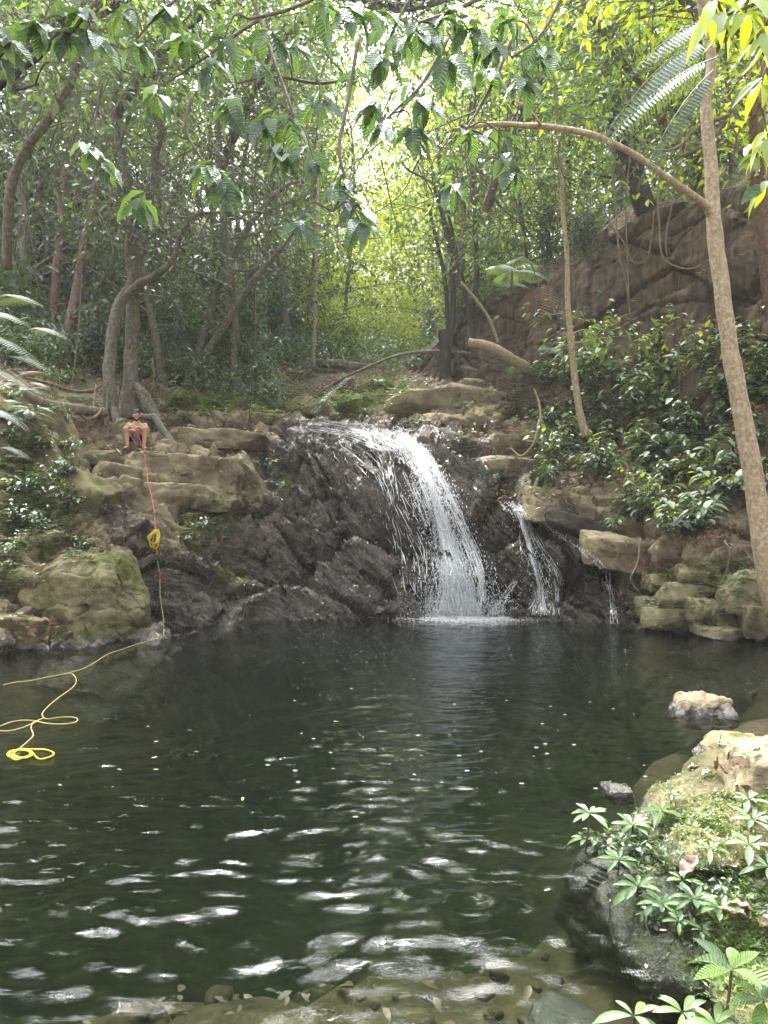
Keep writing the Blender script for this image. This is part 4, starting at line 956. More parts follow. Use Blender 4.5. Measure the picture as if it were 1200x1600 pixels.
ST('nearer of two slanting trunks behind the low green mound', [(((282, 630, 21.5), (300, 590, 21.4), (330, 540, 21.3), (360, 495, 21.2), (395, 440, 21.0), (440, 388, 20.8), (470, 350, 20.7)), [.24, .17, .12, .1, .08, .06, .04]), (((300, 590, 21.4), (312, 545, 21.5), (325, 505, 21.5), (340, 450, 21.6), (365, 400, 21.6), (395, 345, 21.5), (440, 295, 21.4), (470, 282, 21.3)), [.16, .13, .12, .11, .1, .08, .06, .03])], M_bark, twigs=(5, 1.4, .02), mat_l=M_far, L=.18)
ST('further slanting trunk behind the pair of slanting trunks', [(((300, 600, 23.5), (318, 540, 23.5), (335, 480, 23.5), (345, 420, 23.5), (352, 360, 23.5), (372, 300, 23.5), (390, 200, 23.5)), [.15, .13, .12, .11, .1, .08, .06])], M_barkd, twigs=(6, 1.5, .02), mat_l=M_grey, L=.18)
ST('thin pale pole tree standing alone left of the bright gap', [(((489, 570, 24), (492, 500, 24), (494, 420, 24), (496, 330, 24), (500, 200, 24)), [.07, .06, .055, .05, .03])], M_barkp, twigs=(6, 1.1, .012), mat_l=M_far, L=.16)
ST('very thin grey stem rising from the slope left of the gap', [(((396, 575, 22), (398, 520, 22), (399, 450, 22), (404, 360, 22)), [.04, .035, .03, .02])], M_bark, twigs=(4, .8, .01), mat_l=M_grey, L=.15)
# centre right: dark leaning stems
ST('dark many stemmed tree at the foot of the cliff with crossing limbs', [(((742, 560, 20.5), (735, 500, 20.5), (718, 420, 20.5), (700, 360, 20.5), (680, 300, 20.5), (672, 250, 20.4), (640, 200, 20.2)), [.08, .075, .07, .06, .05, .04, .025]), (((735, 500, 20.5), (745, 430, 20.5), (742, 350, 20.5), (738, 260, 20.5), (742, 120, 20.5)), [.08, .07, .06, .06, .05]), (((718, 420, 20.5), (700, 330, 20.3), (690, 290, 20.2), (700, 265, 20.1), (740, 240, 20)), [.05, .045, .035, .03, .015])], M_barkd, twigs=(7, 1.3, .02), mat_l=M_far, L=.18)
ST('dark upright stem left of the many stemmed tree', [(((700, 545, 22), (708, 480, 22), (705, 400, 22), (690, 330, 22), (684, 200, 22)), [.1, .08, .07, .06, .05])], M_barkd, twigs=(7, 1.4, .02), mat_l=M_far, L=.18)
ST('short thick dark trunk beside the broken stump', [(((705, 560, 22.6), (700, 500, 22.6), (694, 430, 22.6), (672, 330, 22.6), (650, 200, 22.6)), [.09, .08, .065, .05, .04])], M_barkd, twigs=(6, 1.3, .02), mat_l=M_grey, L=.17)
ST('thin pale pole with lichen in front of the cliff', [(((916, 682, 15.0), (905, 640, 15), (898, 590, 15), (892, 530, 15), (887, 470, 15.1), (886, 400, 15.1), (880, 340, 15.2), (876, 250, 15.3), (866, 120, 15.5)), [.085, .075, .065, .06, .055, .05, .045, .04, .03])], M_barkp, twigs=(7, 1.1, .014), mat_l=M_far, L=.16, sides=8)
ST('massive dark trunk hung with vines at the upper right', [(((1010, 330, 17.8), (985, 250, 17.6), (962, 190, 17.4), (950, 120, 17.2), (944, 40, 17), (935, -60, 16.8)), [.26, .23, .23, .21, .19, .16]), (((955, 150, 17.3), (990, 155, 16.9), (1030, 160, 16.5), (1080, 178, 16)), [.16, .15, .12, .09])], M_barkd, twigs=(10, 2.0, .035), mat_l=M_far, L=.19, sides=12)
ST('rust brown trunk at the right edge above the cliff', [(((1215, 520, 14.2), (1200, 400, 13.6), (1190, 330, 13.4), (1185, 250, 13.2), (1182, 150, 13), (1190, 0, 12.8)), [.2, .17, .15, .14, .12])], M_barkr, twigs=(8, 1.6, .03), mat_l=M_lime, L=.17, sides=12)
# fallen and dead wood
def wood(name, label, rows, rad, mat, cat='log', sides=10, bump=.2, extra=()):
    e = P3(rows[:1])[0]; mb = MB(); tube(mb, crom(P3(rows), 8) - e, rad, sides, bump=bump)
    for rw, ra in extra: tube(mb, crom(P3(rw), 6) - e, ra, 6, bump=bump)
    return tagit(obj(name, mb.mesh(name, mat), None, e), label, cat)
wood('fallen_log', 'fallen brown log lying across the stream above the upper cascade', ((495, 567, 25.2), (530, 570, 25.2), (570, 574, 25.3), (608, 576, 25.4)), [.15, .16, .15, .13], M_root)
wood('leaning_pole', 'long thin dead pole leaning from the cliff side down to the upper cascade', ((476, 628, 21.6), (520, 600, 21.6), (560, 580, 21.7), (620, 556, 21.8), (680, 549, 21.9), (740, 552, 21.5)), [.02, .03, .035, .045, .05, .03], M_bark, 'dead branch', 6)
wood('broken_log', 'broken trunk with a pale hollow end jutting from the cliff foot', ((732, 534, 18.6), (760, 540, 18.6), (785, 552, 18.6), (805, 565, 18.7), (822, 575, 19)), [.10, .12, .13, .14, .15], M_barkp, 'log')
wood('tree_stump', 'blackened stump standing at the left foot of the cliff', ((697, 600, 21.8), (696, 570, 21.8), (695, 540, 21.8), (692, 516, 21.8)), [.2, .17, .16, .14], M_barkd, 'stump')
wood('dead_branch', 'bare bent branch on the slope right of the main fall', ((840, 690, 16), (845, 660, 15.8), (842, 630, 15.9), (835, 608, 16)), [.03, .028, .025, .015], M_barkp, 'branch', 6, extra=((((843, 655, 15.8), (835, 690, 15.7), (815, 712, 15.8), (798, 700, 15.9)), [.025, .025, .02, .012]),))
wood('dead_branch', 'pale dead pole leaning across the cliff foot above the jutting trunk', ((778, 535, 19.5), (765, 500, 19.4), (745, 470, 19.3), (720, 440, 19.2)), [.04, .045, .04, .03], M_barkp, 'branch', 6)
# roots by the man
def roots():
    e = empty('root_tangle', W(130, 650, 16.5)); tagit(e, 'tangle of pale exposed roots left of the seated man', 'roots'); o_ = np.array(e.location)
    for rows, rad in [(((38, 612, 14.2), (60, 625, 14.3), (85, 635, 14.6), (120, 640, 15.2), (160, 645, 16.4)), [.05, .08, .1, .1, .12]), (((165, 650, 16.8), (150, 662, 16.2), (135, 672, 15.8), (120, 690, 15.4)), [.08, .05, .04, .02]),
        (((170, 655, 16.8), (160, 672, 16.3), (170, 690, 15.9), (185, 700, 15.6)), [.07, .05, .035, .02]), (((150, 610, 16.9), (120, 612, 16.4), (80, 600, 15.8), (40, 590, 15.2)), [.05, .04, .035, .03]),
        (((120, 640, 15.4), (135, 655, 15.3), (150, 650, 15.6), (158, 640, 16)), [.04, .03, .03, .02]), (((96, 648, 15), (100, 670, 14.9), (102, 700, 14.8)), [.02, .015, .008]), (((150, 600, 16.9), (146, 640, 16.2), (149, 700, 15.6)), [.02, .015, .008]),
        (((140, 688, 15.6), (160, 694, 15.5), (182, 708, 15.3), (192, 700, 15.4)), [.02, .03, .03, .02]), (((170, 600, 17), (165, 650, 16.6), (158, 690, 15.8)), [.03, .025, .02])]:
        mb = MB(); tube(mb, crom(P3(rows), 8) - o_, rad, 8, bump=.3); obj('root', mb.mesh('root', M_root), e)
    fb = MB(); f2 = np.array([W(R.gauss(130, 28), R.gauss(662, 14), 15.6 + R.gauss(0, .4)) for _ in range(150)]) - o_
    for p in f2:
        d = nrmz([R.gauss(0, 1), R.gauss(0, .5), R.gauss(0, .8)]) * R.uniform(.1, .35); tube(fb, crom([p, p + d * .5 + [0, 0, -.04], p + d], 3), [.008, .003], 3, cap=False)
    tagit(obj('rootlets', fb.mesh('rootlets', M_root), e), kind='stuff')
    e = empty('buttress_root', W(240, 650, 17.4)); tagit(e, 'thick arching root and buttress just right of the seated man', 'roots'); o_ = np.array(e.location)
    for rows, rad in [(((212, 645, 17.3), (228, 652, 16.9), (243, 652, 16.7), (252, 668, 16.5), (268, 690, 16.3), (280, 702, 16.2)), [.06, .07, .08, .08, .07, .04]), (((207, 600, 17.6), (222, 615, 17.5), (236, 640, 17.4), (246, 662, 17.3)), [.12, .15, .15, .1]),
        (((245, 655, 16.7), (262, 680, 16.9), (285, 692, 17)), [.05, .05, .03]), (((228, 700, 16), (245, 697, 16), (262, 692, 16.2)), [.02, .02, .015]), (((178, 640, 16.9), (184, 665, 16.5), (192, 680, 16.4)), [.1, .08, .04])]:
        mb = MB(); tube(mb, crom(P3(rows), 8) - o_, rad, 9, bump=.25); obj('root', mb.mesh('root', M_bark), e)
roots()
# hanging vines and aerial roots, each its own thing
VINES = [('looping pale liana hanging in front of the cliff top', ((1040, 225, 14.9), (1028, 300, 14.6), (1030, 350, 14.5), (1035, 400, 14.4), (1060, 418, 14.3), (1088, 418, 14.2), (1115, 400, 13.9)), .02), ('liana dangling beside the pale mottled tree', ((1075, 220, 14.7), (1060, 270, 14.5), (1048, 330, 14.4), (1040, 370, 14.4), (1042, 400, 14.3)), .018),
    ('straight aerial root hanging down the cliff face', ((990, 120, 15.5), (983, 250, 15.5), (978, 330, 15.5), (980, 400, 15.5), (983, 480, 15.5)), .02), ('bent vine crossing the dark face of the cliff', ((945, 180, 16.4), (955, 260, 16.2), (962, 330, 16), (968, 400, 15.9), (978, 440, 15.8), (984, 490, 15.9)), .025),
    ('curved vine like a hook left of the cliff top', ((930, 300, 16), (955, 350, 15.9), (975, 380, 15.8), (990, 410, 15.7), (1010, 405, 15.6), (1018, 372, 15.6), (1022, 330, 15.6)), .018), ('pale vine bow over the olive blocks of the right bank', ((1000, 840, 11.9), (996, 880, 11.8), (985, 905, 11.8), (998, 925, 11.9)), .016),
    ('short pale vine arching between block and tree at right', ((1132, 845, 11.2), (1140, 862, 11.1), (1136, 890, 11.2), (1126, 912, 11.3)), .017), ('long thin vine in front of the forest at left', ((238, 560, 17), (240, 600, 16.9), (226, 615, 16.9), (210, 612, 17)), .016),
    ('thick bare liana twisting across the upper right trunks', ((1140, 180, 12), (1090, 200, 12), (1060, 230, 12), (1020, 235, 12), (1000, 215, 12.2)), .035), ('grey liana curling round below the fern fronds', ((1060, 245, 12.5), (1085, 235, 12.4), (1120, 210, 12.3), (1150, 150, 12.2)), .03),
    ('thin cord like vine beside the double stemmed tree', ((128, 430, 18), (124, 500, 18), (118, 560, 18), (112, 600, 17.6)), .016), ('single vertical vine in front of the slanting trunks', ((398, 20, 15), (402, 180, 15), (396, 330, 15)), .014),
    ('thin vertical vine beside the arching branch', ((862, 205, 11), (866, 280, 11), (872, 360, 11)), .012), ('vine tracing the cliff above the shrubs', ((1058, 500, 14.8), (1060, 560, 14.7), (1062, 620, 14.6)), .014), ('hanging root by the dead palm leaf', ((882, 415, 16.4), (876, 470, 16.4), (868, 520, 16.4)), .015)]
for lab, rows, r in VINES: wood('hanging_vine', lab, rows, [r, r * .8, r * .7], M_root if r > .015 else M_twig, 'vine', 6, .15)
# a screen of thin stems and twiggy undergrowth between the trunks
tw = MB()
for _ in range(420):
    px = R.uniform(-20, 1180); Y = R.uniform(13, 24); top = R.uniform(-60, 330); 
    if px > 640: Y = R.uniform(14, 19)
    l = R.uniform(60, 260); a = R.gauss(0, 60); m = R.gauss(0, 22)
    if top + l > 520 or (px > 820 and top + l > 330): continue
    tube(tw, crom(P3(((px, top, Y), (px + a * .5 + m, top + l * .5, Y), (px + a, top + l, Y))), 5), [R.uniform(.008, .026), .006], 3, cap=False)
tagit(obj('thin_stems', tw.mesh('thin_stems', M_twig)), kind='stuff')
# ---------------------------------------------------------------- shrubs, ferns, palms
LF = {}
LF['leaf'] = MB(); bake(LF['leaf'], T8, [[0, 0, 0]], [0, 1, 0], [0, 0, 1], 1.0, .5)
ME_leaf = LF['leaf'].mesh('leaf', M_shrub)
ME_leafs = []
for k, tv in enumerate((.2, .42, .6, .85)):
    m_ = MB(); bake(m_, tpl_leaf(.40 + .03 * k, 4, .2 + .06 * k, .16), [[0, 0, 0]], [0, 1, 0], [0, 0, 1], 1.0, tv); ME_leafs.append(m_.mesh('leaf', M_shrub))
ME_limes = []
for k, tv in enumerate((.5, .8)):
    m_ = MB(); bake(m_, T8, [[0, 0, 0]], [0, 1, 0], [0, 0, 1], 1.0, tv); ME_limes.append(m_.mesh('leaf', M_lime))
def shrub_proto(seed, h=1.0, spread=.6, nst=9, L=.19, nleaf=46, lime=0.04, stuff=True, up=1.0):
    rr = random.Random(seed); e = empty('shrub'); kids = []
    sb = MB(); spots = []
    for s in range(nst):
        a = rr.uniform(0, 6.283); r = spread * rr.uniform(.25, 1); hh = h * rr.uniform(.45, 1.0) * up
        p = crom([[0, 0, 0], [math.cos(a) * r * .4, math.sin(a) * r * .4, hh * .6], [math.cos(a) * r, math.sin(a) * r, hh]], 6)
        tube(sb, p, [.014, .004], 4, cap=False)
        for k in range(10):
            t = .3 + .7 * k / 9; b = p[int(t * (len(p) - 1))]; aa = rr.uniform(0, 6.283)
            d = nrmz(np.array([math.cos(aa) + math.cos(a) * .5, math.sin(aa) + math.sin(a) * .5, rr.uniform(-.5, .35)])); spots.append((b + d * .03, d, nrmz([rr.gauss(0, .25), rr.gauss(0, .25) - .15, 1]), L * rr.uniform(.6, 1.2)))
    kids.append(obj('stem', sb.mesh('stem', M_twig), e)); rr.shuffle(spots)
    # leaves nearest the outside are single parts; the rest is one mass
    spots.sort(key=lambda q: -(q[0][2] + .6 * math.hypot(q[0][0], q[0][1])))
    for q in spots[:nleaf]: kids.append(leaf_obj('leaf', (rr.choice(ME_limes) if rr.random() < lime else rr.choice(ME_leafs)), e, *q))
    rest = spots[nleaf:]
    if rest:
        lb = MB(); bake(lb, T8, [q[0] for q in rest], [q[1] for q in rest], [q[2] for q in rest], [q[3] for q in rest], [rr.uniform(.1, .7) for q in rest])
        kids.append(tagit(obj('foliage', lb.mesh('foliage', M_shrub), e), kind='stuff'))
    KIDS[e] = kids; return e
def frond_mb(mb, base, d0, ln, n=20, pin=.28, droop=.6, tint=.5, w=.16, side_droop=.25, r=.006, seed=0, taper=1.0, start=.12):
    """a feather frond: rachis and pairs of pinnae"""
    d0 = nrmz(d0); side = nrmz(np.cross(d0, [0, 0, 1.0])); P = []
    for i in range(n + 1):
        t = i / n; P.append(base + d0 * ln * t + np.array([0, 0, -droop * ln * t * t]))
    P = np.array(P); tube(mb, P, [r, r * .3], 3, cap=False, tint=tint)
    C = []; D = []; N = []; Ls = []
    T = np.gradient(P, axis=0); T = nrmz(T)
    for i in range(int(n * start), n + 1):
        t = i / n; l = pin * ln * (math.sin(math.pi * min(1, (t * .85 + .12))) ** .7) * taper
        nn = nrmz(np.cross(side, T[i])); nn = nn * (1 if nn[2] > 0 else -1)
        for s in (-1, 1):
            C.append(P[i]); D.append(side * s + T[i] * .45 - nn * side_droop); N.append(nn); Ls.append(max(l, .02))
    bake(mb, tpl_simple(w, .02), C, D, N, Ls, tint)
def fern_proto(seed, nf=8, ln=.8, mat=None, droop=.5, pin=.24, name='fern', w=.17):
    rr = random.Random(seed); e = empty(name); kids = []
    for k in range(nf):
        a = 6.283 * k / nf + rr.uniform(-.3, .3); mb = MB()
        frond_mb(mb, np.zeros(3), [math.cos(a), math.sin(a), rr.uniform(.35, 1.0)], ln * rr.uniform(.7, 1.1), 20, pin, droop, rr.uniform(.3, .8), w)
        kids.append(obj('frond', mb.mesh('frond', mat or M_fern), e))
    KIDS[e] = kids; return e
def palm_proto(seed, nf=7, ln=1.1, mat=None):
    rr = random.Random(seed); e = empty('small_palm'); kids = []; sb = MB(); tube(sb, [[0, 0, -.3], [0, 0, .25]], [.03, .025], 6); kids.append(obj('stem', sb.mesh('stem', M_twig), e))
    for k in range(nf):
        a = 6.283 * k / nf + rr.uniform(-.3, .3); mb = MB()
        frond_mb(mb, np.array([0, 0, .2]), [math.cos(a), math.sin(a), rr.uniform(.3, 1.1)], ln * rr.uniform(.7, 1.1), 15, .42, .55, rr.uniform(.3, .8), .085, .5, .008)
        kids.append(obj('frond', mb.mesh('frond', mat or M_shrub), e))
    KIDS[e] = kids; return e
used_ = set()
def put(proto, loc, rz=0, sc=1.0, label='', cat='', group=None, name=None, tilt=(0, 0)):
    """first use moves the built plant itself, later uses are copies with copied parts"""
    if proto in used_: o = copy_tree(proto)
    else: used_.add(proto); o = proto
    o.location = loc; o.rotation_euler = (tilt[0], tilt[1], rz); o.scale = (sc,) * 3
    for k in ('label', 'category', 'group'):
        if k in o: del o[k]
    tagit(o, label, cat, group); return o
shr = [shrub_proto(31, 1.0, .55), shrub_proto(32, .8, .7, L=.22, nleaf=40), shrub_proto(33, 1.3, .5, L=.17, nleaf=50, lime=.15), shrub_proto(34, .6, .6, nst=8, L=.24, nleaf=36)]
fern = [fern_proto(41), fern_proto(42, 7, 1.0, droop=.65), fern_proto(43, 9, .55, mat=M_ground)]
palm = [palm_proto(51), palm_proto(52, 8, .9)]
used_.clear()
def at_px(px, py, push=.05):
    p, n = hit(px, py)
    if p is None: p = W(px, py, 16); n = np.array([0, -1, 0.])
    return p + n * -.02
RS = [  # px, py of the foot, proto, scale, label
 (935, 620, 2, 1.1, 'tall upright shrub with lime tips at the foot of the cliff'), (905, 655, 0, 1.0, 'dark leafy shrub beside the thin pale pole'), (955, 690, 1, 1.1, 'spreading shrub below the upright lime tipped shrub'),
 (885, 715, 1, .8, 'low shrub hanging over the tan rocks right of the fall'), (1000, 660, 0, 1.2, 'bushy shrub in the middle of the right slope'), (1010, 720, 3, 1.1, 'broad leaved shrub in the middle of the right slope'),
 (930, 745, 3, .9, 'shrub with pale leaf undersides above the side cascade'), (975, 790, 2, .75, 'bright green clump leaning over the brown rock wall'), (1050, 760, 1, 1.0, 'shrub right of the bright green clump'),
 (1075, 690, 0, 1.2, 'shrub under the pale fern frond on the right slope'), (1130, 660, 2, .9, 'leafy shrub directly left of the pale mottled trunk'), (1105, 740, 3, 1.0, 'round leaved shrub left of the mottled trunk foot'),
 (1060, 620, 2, .7, 'thin shrub climbing the cliff with oval leaves'), (1185, 700, 1, 1.1, 'shrub behind the mottled trunk at the right edge'), (1110, 815, 1, .8, 'drooping shrub above the leaf topped block'),
 (1190, 800, 0, .9, 'shrub at the right edge beside the mottled trunk'), (1150, 785, 3, .8, 'pale green shrub at the left of the mottled trunk base'), (870, 680, 2, .6, 'small shrub beside the bent bare branch'),
 (1020, 800, 0, .7, 'shrub rooted above the cube shaped block'), (955, 830, 3, .5, 'little bush on top of the brown wall block'), (840, 650, 1, .55, 'small shrub on the slope behind the dark tilted slab'),
 (1185, 630, 0, 1.0, 'dark shrub against the cliff at the right edge'), (1080, 840, 1, .45, 'little leafy sprig over the cube shaped block'), (905, 600, 0, .7, 'grey green shrub high against the cliff')]
for px, py, k, sc, lab in RS:
    put(shr[k], at_px(px, py), R.uniform(0, 6.28), sc, lab, 'shrub', 'shrubs on the slope under the cliff')
for i in range(112):
    px = R.uniform(840, 1230); py = R.uniform(570, 850)
    if py > 760 and px < 950 or py < 560 + (900 - px) * .8: continue
    put(shr[R.randrange(4)], at_px(px, py), R.uniform(0, 6.28), R.uniform(.6, 1.15), 'one of the crowded green shrubs filling the slope under the cliff', 'shrub', 'crowded shrubs under the cliff')
# left edge and ledge plants
for px, py, k, sc, lab in [(15, 690, 1, .5, 'shrub at the left edge below the ferns'), (20, 770, 3, .5, 'shrub on the mossy rock at the left edge'), (60, 830, 0, .45, 'leafy tuft at the top of the big squared boulder'),
    (10, 870, 3, .45, 'broad leaved tuft at the left edge above the waterline'), (130, 860, 1, .35, 'little sprig on top of the big squared boulder'), (320, 830, 1, .42, 'dark creeping bush on the wet rock left of the fall'),
    (335, 800, 0, .35, 'small bush over the crack right of the rope'), (290, 850, 3, .3, 'tiny plant on the wet rock right of the rope'), (100, 780, 2, .35, 'pale sprig on the slab above the squared boulder'), (150, 800, 1, .3, 'small sprig hanging on the wet rock left of the rope'), (420, 735, 1, .4, 'small plant on the rock left of the lip'), (440, 765, 0, .25, 'tiny green tuft under the lip')]:
    put(shr[k], at_px(px, py), R.uniform(0, 6.28), sc, lab, 'shrub')
for px, py, k, sc, lab in [(20, 560, 1, 1.2, 'large feathery fern at the far left'), (60, 590, 1, .9, 'grey green fern drooping over the roots at left'), (5, 640, 0, 1.0, 'fern at the left edge beside the tall slab'),
    (110, 540, 0, 1.1, 'fern behind the root tangle'), (30, 500, 1, 1.2, 'tallest feathery fern among the left trunks'), (20, 720, 0, .6, 'small fern below the left edge slabs'), (45, 745, 2, .7, 'bright small fern on the left bank'),
    (1050, 700, 1, .9, 'pale green fern spreading over the right slope shrubs'), (650, 662, 2, .45, 'bright little fern at the right end of the lip'), (1165, 905, 2, .6, 'bright fern beside the mottled trunk base'), (470, 585, 0, .9, 'broad fern by the upper cascade'), (440, 560, 1, .9, 'grey fern on the slope above the upper cascade')]:
    put(fern[k], at_px(px, py), R.uniform(0, 6.28), sc, lab, 'fern')
for px, py, k, sc, lab in [(838, 590, 0, .9, 'small palm with fan of narrow leaflets at the cliff foot'), (815, 470, 0, 1.0, 'palm hanging over the left end of the cliff'), (870, 560, 1, .9, 'second palm tucked beside the thin pale pole'), (800, 440, 1, 1.1, 'palm above the dead brown palm leaf'), (590, 600, 1, .45, 'tiny palm like plant in the stream bed')]:
    put(palm[k], at_px(px, py), R.uniform(0, 6.28), sc, lab, 'palm')
def single_frond(label, rows, ln, mat, n=20, pin=.3, droop=.3, tint=.6, w=.13, name='frond', cat='fern frond', d=None, **k):
    b = W(*rows); mb = MB(); frond_mb(mb, np.zeros(3), d, ln, n, pin, droop, tint, w, **k)
    return tagit(obj(name, mb.mesh(name, mat), None, b), label, cat)
single_frond('dead brown palm leaf hanging against the cliff', (842, 440, 15.5), .75, M_dry, 14, .75, .2, .55, .07, 'palm_leaf', 'palm leaf', [-.15, -.2, -.9], side_droop=.1)
single_frond('upper dead tan frond over the left roots', (75, 585, 14.8), .62, M_dry, 18, .3, .5, .9, .15, d=[-.8, -.4, .35]); single_frond('lower dead tan frond over the left roots', (45, 600, 14), .55, M_dry, 18, .3, .5, .8, .15, d=[.9, -.3, .25])
for i in range(16):
    put(fern[i % 3], at_px(R.uniform(0, 150), R.uniform(560, 660)), R.uniform(0, 6.28), R.uniform(.6, 1.1), 'one of the drooping ferns crowding the bank above the left ledge', 'fern', 'ferns on the left bank')
for i in range(22):
    put(shr[i % 4], at_px(R.uniform(0, 130), R.uniform(600, 830)), R.uniform(0, 6.28), R.uniform(.3, .6), 'one of the small leafy shrubs on the mossy left bank', 'shrub', 'small shrubs on the left bank')
for lab, r0, d, l in [('silvery fern frond sweeping down at the upper right', (1105, 60, 4.6), [-.75, -.2, -.35], .95), ('second silvery frond beneath the sweeping one', (1115, 110, 4.7), [-.72, -.1, -.62], .8), ('grey frond crossing the mottled trunk at the top right', (1150, 20, 4.3), [-.7, -.1, -.1], .8), ('feathery frond behind the silvery fronds', (1120, 90, 5.2), [-.8, .2, -.15], .9)]:
    single_frond(lab, r0, l * .85, M_fern, 34, .22, .5, .25, .15, d=d, side_droop=.9)
for i, (px, py, Y, dx, dz, ln) in enumerate([(-40, 500, 12.5, .8, .35, 1.3), (-30, 530, 12.2, .9, .15, 1.2), (-20, 480, 13, .85, .5, 1.4), (10, 560, 12.2, .8, .2, 1.0), (-30, 580, 11.8, .9, .2, 1.0), (40, 520, 13.5, .8, .3, 1.1), (-20, 640, 11.2, .9, .1, .8), (0, 700, 11, .8, .2, .6)]):
    single_frond(['highest feathery frond reaching in from the left edge', 'grey green frond just below the highest left one', 'topmost upright frond by the left trunks', 'frond drooping over the pale roots', 'frond low at the left edge above the tall slab', 'inner frond nearest the double stemmed tree', 'short frond beside the tall slab', 'small frond over the left bank shrubs'][i], (px, py, Y), ln, M_fern, 26, .26, .55, .75, .15, d=[dx, -.3, dz])
# understory shrubs of the slopes: many alike
def under_proto(seed, h, sp, L, mat, n=60, per=9):
    rr = random.Random(seed); e = empty('understory_shrub'); sb = MB(); cs = []
    for s in range(10):
        a = rr.uniform(0, 6.283); r = sp * rr.uniform(.2, 1); hh = h * rr.uniform(.4, 1)
        p = crom([[0, 0, 0], [math.cos(a) * r * .3, math.sin(a) * r * .3, hh * .6], [math.cos(a) * r, math.sin(a) * r, hh]], 5); tube(sb, p, [.016, .005], 4, cap=False)
        for k in range(n // 10): cs.append(p[int(rr.uniform(.3, .99) * (len(p) - 1))] + np.array([rr.gauss(0, .12), rr.gauss(0, .12), rr.gauss(0, .1)]))
    lb = MB(); crown_leaves(lb, np.array(cs), per, .14, L, .15, .8, T8 if L > .2 else T2)
    KIDS[e] = [obj('stem', sb.mesh('stem', M_twig), e), obj('foliage', lb.mesh('foliage', mat), e)]; return e
und = [under_proto(61, 1.8, .8, .15, M_far), under_proto(62, 2.6, .8, .17, M_grey, 80), under_proto(63, 1.3, .9, .24, M_shrub, 40, 7), under_proto(64, 3.4, .9, .15, M_far, 110), under_proto(65, 2.4, 1.0, .17, M_lime, 80)]
for i in range(150):
    Y = 19.5 + 20 * R.random() ** 1.2; px = R.uniform(-120, 620); x = (px - CX) / FPX * Y
    if not ok_spot(x, Y) or (px > 240 and px < 470 and Y < 21.5): continue
    k = R.choice([0, 1, 2, 3]) if px < 470 or Y < 27 else R.choice([0, 4, 4])
    put(und[k], (x, Y, gz(x, Y) - .1), R.uniform(0, 6.28), R.uniform(.7, 1.2), ['bushy green understory shrub on the forested left slope', 'tall grey green understory shrub on the forested left slope', 'low broad leaved understory shrub on the forested left slope', 'tallest kind of understory shrub on the forested left slope', 'lime green understory shrub in the bright valley gap'][k], 'shrub', 'understory shrubs on the left slope')
for i in range(46):
    Y = R.uniform(16, 30); px = R.uniform(650, 1300); x = (px - CX) / FPX * Y; z = cliff_top(x, Y)
    if z is None: continue
    k = R.choice([0, 1, 3, 4]); put(und[k], (x, Y, z - .1), R.uniform(0, 6.28), R.uniform(.6, 1.05), ['bushy shrub growing on top of the cliff', 'grey green shrub growing on top of the cliff', '', 'tall shrub growing on top of the cliff', 'lime green shrub growing on top of the cliff'][k], 'shrub', 'shrubs along the cliff top')

